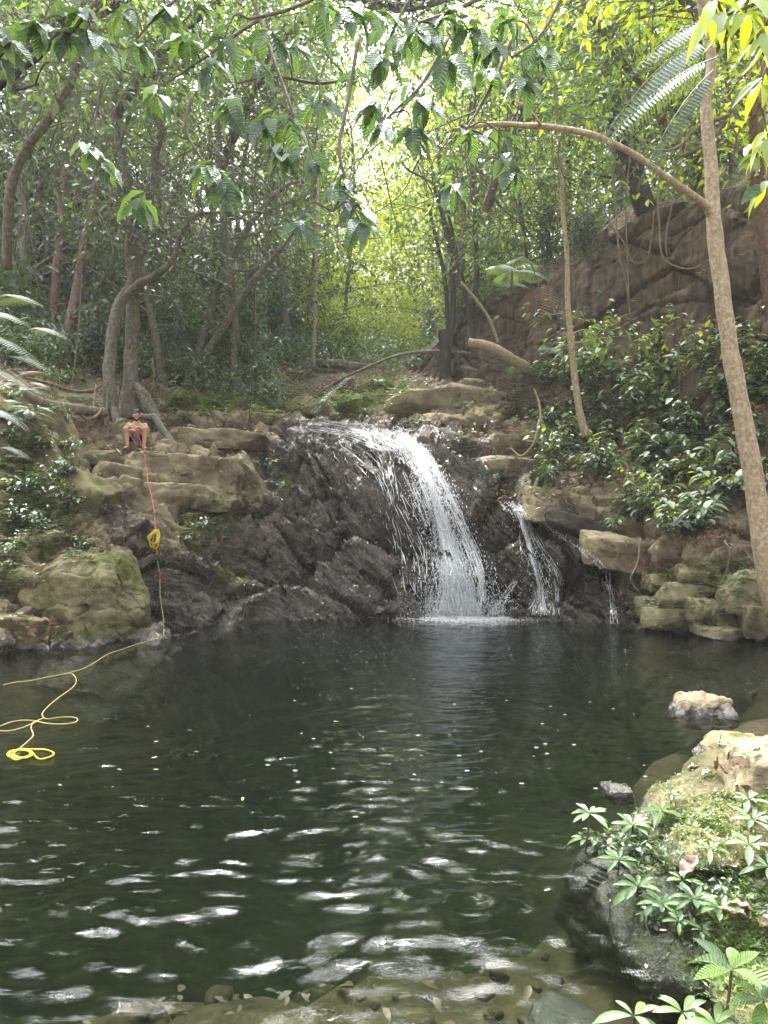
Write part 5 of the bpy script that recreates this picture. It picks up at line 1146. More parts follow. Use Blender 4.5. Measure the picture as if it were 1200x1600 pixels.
# low plants that carpet rocks: nobody could count them
def carpet():
    mb = MB()
    def patch(px0, py0, sx, sy, n, L, lift=.03, tl=(.2, .9)):
        for _ in range(n):
            p, nn = hit(R.gauss(px0, sx), R.gauss(py0, sy))
            if p is None: continue
            k = R.randrange(3, 6); a = R.uniform(0, 6.28); c = p + nn * lift
            for j in range(k):
                b = a + 6.283 * j / k; d = nrmz([math.cos(b), math.sin(b), .35]); C_.append(c); D_.append(d); N_.append(nrmz([R.gauss(0, .2), R.gauss(0, .2) - .1, 1])); L_.append(L * R.uniform(.6, 1.3)); T_.append(R.uniform(*tl))
    C_, D_, N_, L_, T_ = [], [], [], [], []
    patch(360, 625, 55, 12, 900, .10, .12); patch(300, 632, 30, 9, 300, .09, .1); patch(425, 640, 20, 6, 160, .08, .08); patch(550, 630, 26, 10, 420, .09, .08); patch(605, 600, 22, 12, 260, .1, .1)
    bake(mb, T2, C_, D_, N_, L_, T_); tagit(obj('ground_cover', mb.mesh('ground_cover', M_ground)), kind='stuff')
    C_, D_, N_, L_, T_ = [], [], [], [], []
    for q in [(330, 810, 20, 20, 300, .055), (310, 840, 18, 12, 160, .05), (430, 745, 14, 14, 160, .05), (90, 800, 22, 30, 300, .06), (40, 800, 25, 40, 420, .075), (110, 850, 30, 14, 180, .06), (15, 900, 14, 30, 120, .08), (720, 690, 14, 10, 120, .05), (850, 720, 30, 20, 260, .06), (780, 740, 20, 8, 120, .045), (1090, 950, 50, 25, 130, .05), (1010, 930, 16, 20, 100, .05), (1150, 900, 30, 20, 150, .07), (650, 660, 14, 5, 80, .06), (200, 660, 12, 20, 90, .06), (820, 610, 40, 26, 380, .075), (740, 640, 40, 14, 200, .05), (35, 690, 25, 40, 260, .08)]: patch(*q)
    mb = MB(); bake(mb, T2, C_, D_, N_, L_, T_); tagit(obj('rock_plants', mb.mesh('rock_plants', M_shrub)), kind='stuff')
    # moss cushions
    C_, D_, N_, L_, T_ = [], [], [], [], []
    for q in [(355, 895, 10, 12, 500, .02, .008), (383, 900, 5, 10, 200, .02, .008), (448, 752, 7, 8, 300, .02, .008), (150, 900, 40, 35, 400, .02, .006), (150, 805, 5, 30, 200, .02, .006)]: patch(*q, tl=(.3, .7))
    mb = MB(); bake(mb, T2, C_, D_, N_, L_, T_); tagit(obj('moss', mb.mesh('moss', M_lime)), kind='stuff')
    # dead leaves caught on the ledges
    n = 0; C_, D_, N_, L_, T_ = [], [], [], [], []
    for px, py, sx, sy, k in [(470, 745, 30, 30, 60), (450, 820, 40, 40, 110), (350, 715, 30, 8, 60), (375, 745, 12, 20, 50), (860, 775, 30, 8, 110), (540, 800, 60, 50, 90), (780, 690, 40, 25, 200), (1100, 835, 30, 10, 320), (980, 880, 40, 20, 90), (60, 980, 30, 12, 110), (130, 840, 30, 20, 80), (400, 900, 60, 30, 60), (1020, 890, 30, 14, 60), (310, 850, 60, 12, 60), (880, 700, 60, 30, 260), (1060, 770, 60, 40, 260), (560, 700, 60, 20, 40)]:
        for _ in range(k):
            p, nn = hit(R.gauss(px, sx), R.gauss(py, sy))
            if p is None: continue
            C_.append(p + nn * .02); D_.append(nrmz(np.cross(nn, [R.gauss(0, 1), R.gauss(0, 1), R.gauss(0, 1)]))); N_.append(nrmz(nn + np.array([R.gauss(0, .25), R.gauss(0, .25), 0]))); L_.append(R.uniform(.05, .13)); T_.append(R.random() * .7)
    mb = MB(); bake(mb, T2, C_, D_, N_, L_, T_); tagit(obj('fallen_leaves', mb.mesh('fallen_leaves', M_dry)), kind='stuff')
carpet()
# ---------------------------------------------------------------- overhanging branches with large ribbed leaves
BIG = []
for k in range(6):
    m_ = MB(); bake(m_, tpl_leaf(.46 + .03 * (k % 3), 8, .12 + .09 * k, .22, peak=.45 + .03 * (k % 2), tipsharp=.8, wave=.12, seed=k), [[0, 0, 0]], [0, 1, 0], [0, 0, 1], 1.0, .35 + .1 * (k % 4)); BIG.append(m_.mesh('leaf', M_big, useuv=True))
def big_branch(label, limb, rad, clusters, L=.24, mat=None, meshes=None, nl=(7, 10), droop=.42, group='branches with large ribbed leaves'):
    P0 = W(*limb[0]); e = empty('leafy_branch', P0); tagit(e, label, 'branch', group)
    path = crom(P3(limb), 8) - P0; mb = MB(); tube(mb, path, rad, 6, bump=.1)
    for px, py, Y, lean in clusters:
        c = W(px, py, Y) - P0; i = int(((path - c) ** 2).sum(1).argmin()); b = path[i]; m = (b + c) / 2 + np.array([R.gauss(0, .03), 0, .05 + R.random() * .06])
        tw = crom([b, m, c], 6); tube(mb, tw, [.008, .004], 5, cap=False); d0 = nrmz(tw[-1] - tw[-3])
        n = R.randint(*nl)
        for k in range(n):
            a = 6.283 * k / n + R.uniform(-.35, .35); t = R.uniform(.72, 1.0) if k % 2 else 1.0
            p = tw[int(t * (len(tw) - 1))]
            d = nrmz(np.array([math.cos(a), math.sin(a) * .8, 0]) * 1.0 + d0 * .3 + np.array([lean * .4, 0, -droop * R.uniform(.1, 1.9)]))
            nn = nrmz(np.array([R.gauss(0, .25), -.45 + R.gauss(0, .3), 1.0]))
            leaf_obj('leaf', R.choice(meshes or BIG), e, p, d, nn, L * .9 * R.uniform(.65, 1.2))
    obj('branch', mb.mesh('branch', mat or M_twig), e); return e
BB = big_branch
BB('branch with bright ribbed leaves left of centre in the canopy', ((380, -40, 5.6), (410, 40, 5.4), (430, 100, 5.2), (452, 160, 5.0), (460, 190, 5.0)), [.018, .014, .01], [(452, 186, 5.0, 0), (418, 190, 5.0, -1), (440, 245, 4.9, 0), (492, 258, 4.9, .5)], .21)
BB('branch drooping low with dark ribbed leaves in the centre', ((560, 60, 5.5), (545, 150, 5.3), (530, 230, 5.1), (540, 290, 5.0), (520, 330, 4.9)), [.016, .012, .008], [(530, 290, 5.0, 0), (560, 320, 4.9, .6), (470, 350, 4.9, -.5), (565, 350, 4.8, .4)], .23)
BB('branch with blue green ribbed leaves above the waterfall', ((700, 60, 6.2), (660, 130, 6.0), (620, 170, 5.8), (600, 190, 5.7)), [.018, .013, .008], [(600, 200, 5.7, -.2), (645, 205, 5.8, .5), (585, 165, 5.6, -1), (660, 160, 5.8, .4)], .25)
BB('forked branch with large ribbed leaves near the tip of the arching limb', ((800, 60, 6.4), (775, 120, 6.3), (745, 175, 6.2), (730, 200, 6.1)), [.018, .013, .008], [(738, 212, 6.1, 0), (790, 215, 6.0, .6), (760, 110, 6.2, .4), (800, 265, 6.0, .3)], .25)
BB('upper branch of broad ribbed leaves at the top centre', ((820, -60, 5.6), (760, -10, 5.5), (700, 20, 5.4), (640, 40, 5.3)), [.02, .015, .01], [(650, 50, 5.3, -.3), (690, 30, 5.4, 0), (730, 45, 5.4, .3), (700, 90, 5.3, 0)], .25)
BB('upper branch of sunlit ribbed leaves right of the top centre', ((900, -60, 5.8), (870, 10, 5.7), (840, 60, 5.6), (800, 90, 5.5)), [.018, .014, .01], [(790, 30, 5.6, -.4), (845, 88, 5.6, .6), (765, 70, 5.5, -.2), (820, 130, 5.5, .2)], .25)
BB('branch of dark backlit ribbed leaves left of the top centre', ((540, -60, 5.2), (500, -10, 5.1), (450, 15, 5.0), (390, 30, 5.0)), [.018, .014, .01], [(560, 20, 5.1, .3), (510, 10, 5.1, 0), (420, 50, 5.0, -.2), (350, 60, 5.0, -.4)], .25)
BB('branch with ribbed leaves crossing above the left trunks', ((420, 20, 5.8), (360, 60, 5.7), (320, 90, 5.6), (260, 130, 5.5)), [.016, .012, .008], [(335, 100, 5.6, .3), (245, 148, 5.4, -.2), (290, 60, 5.5, 0)], .24)
BB('branch of short ribbed leaves at the top left', ((180, -60, 4.8), (150, 0, 4.7), (120, 40, 4.6), (105, 60, 4.6)), [.016, .012, .008], [(108, 55, 4.6, -.3), (150, 65, 4.6, .5), (125, 20, 4.6, 0), (55, 40, 4.5, -.4)], .21)
BB('branch with leaves cut by the left frame edge', ((-60, 20, 4.4), (-20, 50, 4.3), (5, 75, 4.3)), [.014, .01, .007], [(4, 60, 4.3, .3), (0, 90, 4.3, .4)], .2)
BB('hanging branch with pale undersides over the left trunks', ((300, 150, 6.6), (290, 200, 6.5), (310, 240, 6.4), (330, 262, 6.3)), [.014, .01, .007], [(325, 262, 6.3, .3), (212, 320, 6.6, -.2), (350, 285, 6.3, .4)], .28)
BB('small branch with lime leaves hanging at the left', ((160, 130, 6.4), (150, 180, 6.4), (142, 225, 6.3)), [.012, .009, .006], [(140, 235, 6.3, 0), (165, 258, 6.3, .4)], .2)
BB('twig with a single drooping group of ribbed leaves in the middle distance', ((760, 205, 8.6), (730, 250, 8.5), (712, 290, 8.4)), [.012, .008, .006], [(708, 290, 8.4, 0), (640, 130, 8.2, -.3), (690, 110, 8.2, .3)], .3)
BB('branch of broad leaves spreading across the upper middle', ((560, 120, 6.8), (500, 130, 6.6), (430, 120, 6.4), (370, 130, 6.2)), [.016, .012, .008], [(500, 160, 6.5, .3), (400, 95, 6.3, -.2), (360, 165, 6.2, -.3), (455, 75, 6.4, 0)], .28)
BB('branch with blue green leaves right above the canopy middle', ((700, -60, 7), (640, 0, 6.9), (600, 80, 6.8), (590, 110, 6.8)), [.016, .012, .008], [(600, 95, 6.8, 0), (560, 120, 6.7, -.4), (630, 60, 6.8, .3), (595, 20, 6.9, 0)], .28)
BB('high leafy branch at the top left of centre', ((330, -60, 6.4), (300, -20, 6.3), (250, 20, 6.2), (215, 60, 6.2)), [.016, .012, .008], [(215, 70, 6.2, -.2), (260, 20, 6.2, 0), (310, 10, 6.3, .3), (190, 20, 6.2, -.3)], .25)
limem = []
for k in range(3):
    m_ = MB(); bake(m_, tpl_leaf(.36, 6, .25 + .1 * k, .18, seed=k), [[0, 0, 0]], [0, 1, 0], [0, 0, 1], 1.0, .35 + .2 * k); limem.append(m_.mesh('leaf', M_lime))
yelm = []
for k in range(2):
    m_ = MB(); bake(m_, tpl_leaf(.5, 4, .2, .12), [[0, 0, 0]], [0, 1, 0], [0, 0, 1], 1.0, .3 + .4 * k); yelm.append(m_.mesh('leaf', M_yel))
BB('lime leaved branch reaching in from the right edge', ((1290, 100, 3.4), (1240, 120, 3.4), (1200, 150, 3.4), (1180, 180, 3.4)), [.012, .009, .006], [(1190, 130, 3.4, -.5), (1200, 215, 3.4, -.3), (1195, 60, 3.4, -.4)], .16, meshes=limem, group=None)
BB('broad lime leaves hanging over the top right corner', ((1290, -40, 3.2), (1230, -20, 3.2), (1170, 10, 3.2), (1130, 25, 3.2)), [.012, .009, .006], [(1120, 20, 3.2, -.2), (1165, 20, 3.2, .2), (1195, 60, 3.2, .2)], .19, meshes=limem, group=None)
BB('leafy twig in front of the rust brown trunk at the right edge', ((1290, 220, 3.6), (1240, 230, 3.6), (1205, 235, 3.6), (1180, 250, 3.6)), [.01, .008, .005], [(1178, 245, 3.6, -.5), (1195, 290, 3.6, -.3)], .14, meshes=limem + BIG[:2], group=None)
BB('sprays of small yellow leaves hanging at the top right of centre', ((960, -60, 8), (930, -10, 8), (905, 10, 8), (880, 25, 8)), [.014, .01, .006], [(880, 20, 8, -.3), (905, 35, 8, 0), (930, 10, 8, .2), (945, 30, 8, .3), (860, 5, 8, -.4), (915, 60, 8, 0)], .13, meshes=yelm, nl=(9, 13), droop=.8, group=None)
BB('twig with lime and orange leaves in front of the cliff top', ((1000, 250, 13), (975, 290, 13), (965, 310, 13)), [.012, .008, .006], [(968, 282, 13, -.2), (950, 305, 13, -.4), (1012, 312, 13, 0)], .2, meshes=yelm + limem, nl=(3, 5), group=None)

# canopy limbs; those over the pool are added unseen to darken its reflections
def canopy(label, pts, n, L=.2, mat=None, spread=.45):
    e = empty('overhead_canopy', pts[0]); tagit(e, label, 'tree canopy'); p0 = np.array(pts[0]); tb = MB(); path = crom(pts, 8) - p0; tube(tb, path, [.12, .08, .04], 7, bump=.15)
    cs = []
    for _ in range(n):
        b = path[int(R.uniform(.15, 1) * (len(path) - 1))]; q = b + np.array([R.gauss(0, 1.1), R.gauss(0, 1.1), R.gauss(.2, .55)]); tube(tb, crom([b, (b + q) / 2 + [0, 0, .1], q], 3), [.018, .005], 4, cap=False); cs.append(q)
    lb = MB(); crown_leaves(lb, np.array(cs), 16, spread, L, .2, .8); obj('limb', tb.mesh('limb', M_bark), e); obj('foliage', lb.mesh('foliage', mat or M_far), e)
canopy('added leafy limbs above the view shading the left side of the pool', [(-9, 6, 6.5), (-6.5, 8, 9.2), (-4.5, 9.5, 10.0), (-3, 11, 10.2)], 60)
canopy('added leafy limbs above the view shading the right side of the pool', [(9, 7, 7.5), (7, 9, 9.8), (5, 10.5, 10.6), (3.4, 11.5, 10.8)], 55, mat=M_lime)

canopy('added high limbs out of view hiding sky from the middle left of the pool', [(-9, 13, 9), (-6, 12.5, 12), (-3.6, 12, 13.4), (-1.6, 11.5, 13.6)], 90)  # unseen, added to keep open sky out of the side reflections
canopy('added high limbs out of view hiding sky from the middle right of the pool', [(9.5, 12, 9.5), (7.5, 12, 12.3), (5.5, 12, 13.2), (3.6, 11.5, 13.4)], 80)
canopy('added nearest limbs out of view hiding sky from the left water', [(-8, 4, 6), (-6, 5, 8), (-4, 5.5, 8.8), (-2.4, 6, 9)], 70)
canopy('added dense limbs out of view hiding sky from the centre left of the pool', [(-8, 9, 8), (-5, 8.5, 10), (-2.8, 8, 10.8), (-1.2, 7.5, 11)], 150, .2, spread=.5)  # unseen as well, added against sky glints on the left water
canopy('added dense limbs out of view hiding sky from the near left water', [(-7, 2, 6), (-5, 3.5, 8), (-3.2, 4.5, 8.6), (-1.4, 4.8, 8.8)], 140, .2, spread=.5)
canopy('added dense limbs out of view hiding sky above the near right bank', [(8, 6, 7), (6, 6.5, 9), (4.4, 7, 10), (2.8, 7, 10.4)], 120, .2, spread=.5)
def PW(*rows): return [tuple(W(*q)) for q in rows]
canopy('thin leafy limbs across the top left of the view', PW((-120, 200, 13), (20, 90, 13.5), (160, 20, 14), (300, -60, 14)), 120, .17, spread=.4, mat=M_grey)
canopy('leafy limbs above the double stemmed tree', PW((180, 180, 16), (240, 90, 16), (320, 20, 15.5), (420, -60, 15)), 130, .17, spread=.45)
canopy('leafy limbs between the left trunks and the bright gap', PW((330, 300, 18), (380, 180, 17.5), (430, 80, 17), (520, -20, 16)), 140, .17, spread=.5, mat=M_grey)
canopy('leafy limbs behind the arching branch', PW((760, 330, 17), (800, 200, 16), (860, 100, 15.5), (900, 0, 15)), 130, .17, spread=.5)
canopy('leafy limbs over the top of the cliff', PW((1050, 230, 14), (1020, 150, 13.8), (960, 80, 13.5), (900, -20, 13)), 130, .17, spread=.45)
canopy('lime green leafy limbs in the upper right corner', PW((1250, 120, 11), (1180, 60, 11), (1100, 20, 11), (1000, -40, 11)), 110, .15, spread=.4, mat=M_lime)
canopy('leafy limbs closing the sky at the top of the middle', PW((480, -80, 14), (560, 0, 14), (660, 10, 14), (780, -40, 14)), 120, .17, spread=.45)

# ---------------------------------------------------------------- plants on the foreground rock
def ros_leaf(k): return tpl_leaf(.26 + .02 * k, 6, .22 + .1 * k, .2, peak=.62, tipsharp=.7)
RL = []
for k in range(3):
    m_ = MB(); bake(m_, ros_leaf(k), [[0, 0, 0]], [0, 1, 0], [0, 0, 1], 1.0, .3 + .2 * k); RL.append(m_.mesh('leaf', M_ros))
def rosette(label, px, py, Y=None, L=.11, n=14, meshes=None, stem=.10, tilt=(0, -.25), cat='plant', name='rosette_plant'):
    if Y is None:
        p, nn = hit(px, py + 6); p = p if p is not None else W(px, py, 4)
        if p[1] > 6.2: p = W(px, py, 3.6)
    else: p = W(px, py, Y)
    top = p + np.array([tilt[0] * .15, tilt[1] * .15, stem]); e = empty(name, p); tagit(e, label, cat); t = top - p
    mb = MB(); tube(mb, crom([np.array([0, 0, -.06]), t * .5 + [.01, .01, 0], t], 4), [.006, .004], 5); obj('stem', mb.mesh('stem', M_twig), e)
    for k in range(n):
        a = 2.4 * k + R.uniform(-.2, .2); el = .95 - 1.25 * k / n
        d = nrmz([math.cos(a), math.sin(a), el * .9 + .05]); leaf_obj('leaf', R.choice(meshes or RL), e, t + d * .008, d, nrmz([tilt[0], tilt[1], 1]), L * R.uniform(.7, 1.1) * (.65 + .5 * k / n))
    return e
for px, py, L, n, lab in [(917, 1296, .12, 14, 'leftmost rosette plant hanging over the water from the big mossy rock'), (913, 1326, .10, 10, 'small rosette just under the leftmost one'), (985, 1306, .13, 14, 'grey green rosette on the left shoulder of the big mossy rock'),
    (963, 1362, .11, 14, 'pale rosette below the grey green one'), (992, 1403, .14, 13, 'large rosette above the waterline in the middle of the rock front'), (1030, 1432, .13, 14, 'lowest big rosette over the dark water'), (1062, 1395, .10, 10, 'rosette right of the large middle one'),
    (1080, 1425, .12, 14, 'bushy rosette right of the lowest one'), (1056, 1460, .09, 9, 'tiny rosette nearest the water'), (1104, 1345, .08, 8, 'small light green rosette beside the curled brown leaf'), (1120, 1440, .11, 10, 'rosette with browning leaves near the dry leaf heap'),
    (1170, 1300, .14, 11, 'leafy plant at the right edge of the rock'), (1165, 1340, .15, 9, 'broad leaved plant below it at the right edge'), (1195, 1375, .12, 10, 'dark green rosette cut by the right frame edge'), (1165, 1268, .10, 8, 'small upright plant behind the right edge plants'),
    (1122, 1160, .07, 8, 'tiny silvery rosette on the olive rock'), (1135, 1182, .08, 8, 'second tiny rosette lower on the olive rock'), (1045, 1258, .06, 9, 'grassy tuft on top of the big mossy rock')]:
    rosette(lab, px, py, None, L, n)
for i, (px, py) in enumerate([(940, 1330), (1000, 1345), (1100, 1395), (1010, 1440), (1090, 1465), (1130, 1400)]):
    put(shr[(3, 1)[i % 2]], at_px(px, py), R.uniform(0, 6.28), R.uniform(.12, .24), 'one of the small leafy sprigs rooted in the moss of the big foreground rock', 'plant', 'sprigs on the foreground rock')
RB = []
for k in range(3):
    m_ = MB(); bake(m_, tpl_leaf(.36, 8, .3 + .1 * k, .2, peak=.55), [[0, 0, 0]], [0, 1, 0], [0, 0, 1], 1.0, .95); RB.append(m_.mesh('leaf', M_big, useuv=True))
rosette('plant with drooping ribbed leaves on the crest of the big mossy rock', 1030, 1284, None, .13, 8, RB, .10)
rosette('sapling with three large ribbed leaves in the bottom right corner', 1135, 1560, 2.55, .17, 7, RB, .12)
rosette('plant with ribbed leaves behind the corner sapling', 1185, 1590, 2.5, .13, 8, RB, .08)
rosette('young plant with two upright pale leaves at the bottom edge', 985, 1612, 2.62, .12, 6, RL[2:], .08)
rosette('green plant between the pale leaved one and the corner sapling', 1060, 1598, 2.6, .12, 9, RL[2:], .06)
rosette('pointed leaved plant at the very bottom right', 1110, 1618, 2.5, .11, 10, RL[2:], .06)
for i, (px, py) in enumerate([(1005, 1455), (1085, 1480)]): wood('hanging_root', ['thin dry root dangling from the rock front', 'second thin root dangling near the lowest rosettes'][i], ((px, py - 30, 3.5), (px + 6, py - 5, 3.45), (px + 14, py + 16, 3.4)), [.005, .004, .002], M_twig, 'root', 5, .1)
put(fern[2], at_px(1168, 1182), 1, .28, 'small yellow green fern beside the right edge boulder', 'fern')
put(fern[2], at_px(1190, 1160), 2, .25, 'second little fern at the right frame edge', 'fern')
def near_cover():
    C_, D_, N_, L_, T_ = [], [], [], [], []
    for px, py, sx, sy, n, L in [(1060, 1282, 50, 10, 300, .022), (1010, 1340, 25, 30, 220, .022), (1140, 1250, 30, 10, 120, .022), (1120, 1310, 50, 25, 300, .026), (1150, 1460, 30, 40, 500, .03), (1140, 1390, 40, 30, 300, .022), (1000, 1215, 22, 8, 260, .016), (1040, 1225, 30, 16, 300, .014), (1150, 1520, 40, 20, 240, .03), (960, 1290, 16, 14, 160, .02)]:
        for _ in range(n):
            p, nn = hit(R.gauss(px, sx), R.gauss(py, sy))
            if p is None or p[1] > 6.5: continue
            for j in range(3):
                b = R.uniform(0, 6.28); C_.append(p + nn * .006); D_.append(nrmz(np.array([math.cos(b), math.sin(b), .4]) + nn * .3)); N_.append(nrmz([R.gauss(0, .3), R.gauss(0, .3) - .2, 1])); L_.append(L * R.uniform(.5, 1.4)); T_.append(R.uniform(.1, 1))
    mb = MB(); bake(mb, T2, C_, D_, N_, L_, T_); tagit(obj('rock_ground_cover', mb.mesh('rock_ground_cover', M_ground)), kind='stuff')
near_cover()
# dry leaves on the foreground rocks
def curled(label, px, py, L, tint, curl, name='dry_leaf', d=None, cat='dead leaf', up=.02, w=.45):
    p, nn = hit(px, py); 
    if p is None or p[1] > 6.5: p, nn = W(px, py, 3.8), np.array([0, -.3, 1])
    mb = MB(); d = nrmz(d if d is not None else [R.gauss(0, 1), R.gauss(0, .5), .1]); bake(mb, tpl_leaf(w, 8, curl, .5, wave=.4), [[0, 0, 0]], d, nrmz(nn + np.array([0, 0, .5])), L, tint)
    o = obj(name, mb.mesh(name, M_dry), None, p + nn * up); m = o.modifiers.new('thickness', 'SOLIDIFY'); m.thickness = .002
    return tagit(o, label, cat)
curled('large curled brown leaf lying on the face of the mossy rock', 1092, 1342, .15, .25, -.5, d=[-.55, -.3, -.75], w=.5, up=.05)
for i, (px, py, L, t, lab) in enumerate([(1150, 1425, .12, .5, 'rust coloured dry leaf at the left of the leaf heap'), (1165, 1440, .14, .6, 'big folded orange dry leaf in the leaf heap'), (1182, 1430, .12, .45, 'torn reddish leaf at the right of the leaf heap'), (1188, 1450, .11, .7, 'pale orange leaf lowest in the leaf heap'), (1128, 1418, .08, .8, 'tan leaf tucked behind a rosette'),
    (1178, 1200, .12, .35, 'long red brown leaf leaning against the edge boulder'), (1187, 1178, .10, .5, 'dry leaf curled on top of the edge boulder'), (1118, 1208, .09, .4, 'reddish leaf in the crack of the big rock'), (1098, 1216, .08, .3, 'brown leaf left of the crack on the big rock'), (1150, 1228, .09, .6, 'light brown leaf in the groove behind the rock crest'), (1075, 1205, .10, .95, 'pale dried leaf curl on the rock crest'), (1172, 1232, .08, .2, 'dark leaf wedged under the edge boulder'), (1030, 1418, .07, .4, 'small orange leaf between the lower rosettes'), (1168, 1500, .05, .6, 'pink tan leaf on the dark slab')]):
    curled(lab, px, py, L, t, R.uniform(-.6, .4))
# leaves floating on the pool
fl = []
for k in range(2):
    m_ = MB(); bake(m_, tpl_leaf(.34, 5, .05, .1, wave=.2), [[0, 0, 0]], [0, 1, 0], [0, 0, 1], 1.0, .4 + .5 * k); fl.append(m_.mesh('floating_leaf', [M_yel, M_dry][k]))
for i, (px, py) in enumerate([(183, 1205), (300, 1144), (246, 1186), (240, 1163), (228, 1138), (303, 1178), (248, 1206), (560, 1281), (470, 1150), (380, 1250), (650, 1215), (1030, 1460), (1010, 1520), (1005, 1200), (700, 1350), (860, 1395), (520, 1130), (90, 1230)]):
    o = obj('floating_leaf', fl[0 if i in (0, 1, 7, 9, 16) else 1], None, WL(px, py) + [0, 0, .018], (0, 0, R.uniform(0, 6.28)), R.uniform(.03, .055))
    tagit(o, ['small yellow leaf floating on the dark pool', 'small brown leaf floating on the dark pool'][0 if i in (0, 1, 7, 9, 16) else 1], 'floating leaf', ['yellow floating leaves', 'brown floating leaves'][0 if i in (0, 1, 7, 9, 16) else 1])
def pool_litter():
    mb = MB(); C_, D_, N_, L_, T_ = [], [], [], [], []
    for _ in range(260):
        Y = 2.2 + 4.5 * R.random() ** 1.7; x = R.uniform(-2.6, 2.2) * Y / 4; g = gz(x, Y)
        if g > -.05 or g < -1.5: continue
        C_.append((x, Y, g + .03 + R.uniform(0, .05))); D_.append(nrmz([R.gauss(0, 1), R.gauss(0, 1), R.gauss(0, .15)])); N_.append(nrmz([R.gauss(0, .3), R.gauss(0, .3), 1])); L_.append(R.uniform(.04, .13)); T_.append(R.random() * .35)
    bake(mb, T8, C_, D_, N_, L_, T_); tagit(obj('sunken_leaves', mb.mesh('sunken_leaves', M_dry)), kind='stuff')
    mb = MB(); P_, F_, _m = rock_mesh(5, (1, .8, .6), 5, moss=0)
    for _ in range(500):
        Y = 2.0 + 4.0 * R.random() ** 1.5; x = R.uniform(-2.4, 1.9) * Y / 4; g = gz(x, Y)
        if g < -1.2 or g > .12: continue
        a = R.uniform(0, 6.28); c, s_ = math.cos(a), math.sin(a); mb.add(P_ @ np.array([[c, s_, 0], [-s_, c, 0], [0, 0, 1]]) * (R.uniform(.03, .12) if R.random() < .8 else R.uniform(.12, .32)) * R.uniform(.7, 1.3) + [x, Y, g + .01], F_)
    m_ = mb.mesh('pebbles', M_bed, True, {'wet': np.zeros(mb.n), 'moss': np.zeros(mb.n)}); tagit(obj('pebbles', m_), kind='stuff')
pool_litter()
# sunken branch
pb = [np.array([x, y, gz(x, y) + .07]) for x, y in ((.66, 3.5), (.68, 3.25), (.64, 3.0), (.7, 2.8))]
mb = MB(); tube(mb, crom(pb, 6) - pb[0], [.012, .016, .014, .008], 7, bump=.2)
tagit(obj('sunken_branch', mb.mesh('sunken_branch', M_barkr), None, pb[0]), 'orange brown branch lying under the shallow water at the bottom', 'branch')
# ---------------------------------------------------------------- the seated man and his cord
def skin_material():
    s = NT('tanned skin'); p = s.objc(); n = s.noise(p, 9, 4, .6)
    c = s.mix(s.ramp(n, [(.35, 0.), (.7, 1.)]), (.52, .31, .21), (.43, .24, .155))
    return s.done(s.bsdf(Base_Color=c, Roughness=.48, Subsurface_Weight=.08, Normal=s.bump(s.noise(p, 60, 3), .2, .004)))
def plain(name, col, rough=.7, **k):
    s = NT(name); n = s.noise(s.objc(), 60, 3); return s.done(s.bsdf(Base_Color=s.mix(n, col, tuple(c * .6 for c in col)), Roughness=rough, Normal=s.bump(n, .5, .004), **k))
M_skin = skin_material(); M_hair = plain('black hair', (.012, .01, .009), .6); M_short = plain('black shorts', (.015, .015, .018), .8)
def ball(mb, c, r, n=10, rot=None):
    u = np.linspace(0, np.pi, n); v = np.linspace(0, 2 * np.pi, n * 2, endpoint=False); U, Vv = np.meshgrid(u, v, indexing='ij')
    P = np.c_[(np.sin(U) * np.cos(Vv)).ravel(), (np.sin(U) * np.sin(Vv)).ravel(), np.cos(U).ravel()] * np.broadcast_to(r, (3,))
    if rot is not None: P = P @ np.array(Euler(rot).to_matrix()).T
    m = n * 2; i = np.arange(n - 1)[:, None] * m; j = np.arange(m)[None]; k = (j + 1) % m
    mb.add(P + np.array(c), np.stack([i + j, i + m + j, i + m + k, i + k], -1).reshape(-1, 4))
def limb(mb, pts, rad):
    pts = np.array(pts, float); P = crom(pts, 6); tube(mb, P, rad, 14)
    ball(mb, pts[0], rad[0]); ball(mb, pts[-1], rad[-1])
def fused(name, mb, mat, voxel, parent, smooth=3):
    me = mb.mesh('tmp', None); o = bpy.data.objects.new('tmp', me); COL.objects.link(o)
    m = o.modifiers.new('r', 'REMESH'); m.mode = 'VOXEL'; m.voxel_size = voxel; s = o.modifiers.new('s', 'SMOOTH'); s.factor = .5; s.iterations = smooth
    dg = bpy.context.evaluated_depsgraph_get(); me2 = bpy.data.meshes.new_from_object(o.evaluated_get(dg)); bpy.data.objects.remove(o); me2.name = name
    me2.materials.clear(); me2.materials.append(mat); me2.polygons.foreach_set('use_smooth', np.ones(len(me2.polygons), bool)); return obj(name, me2, parent)
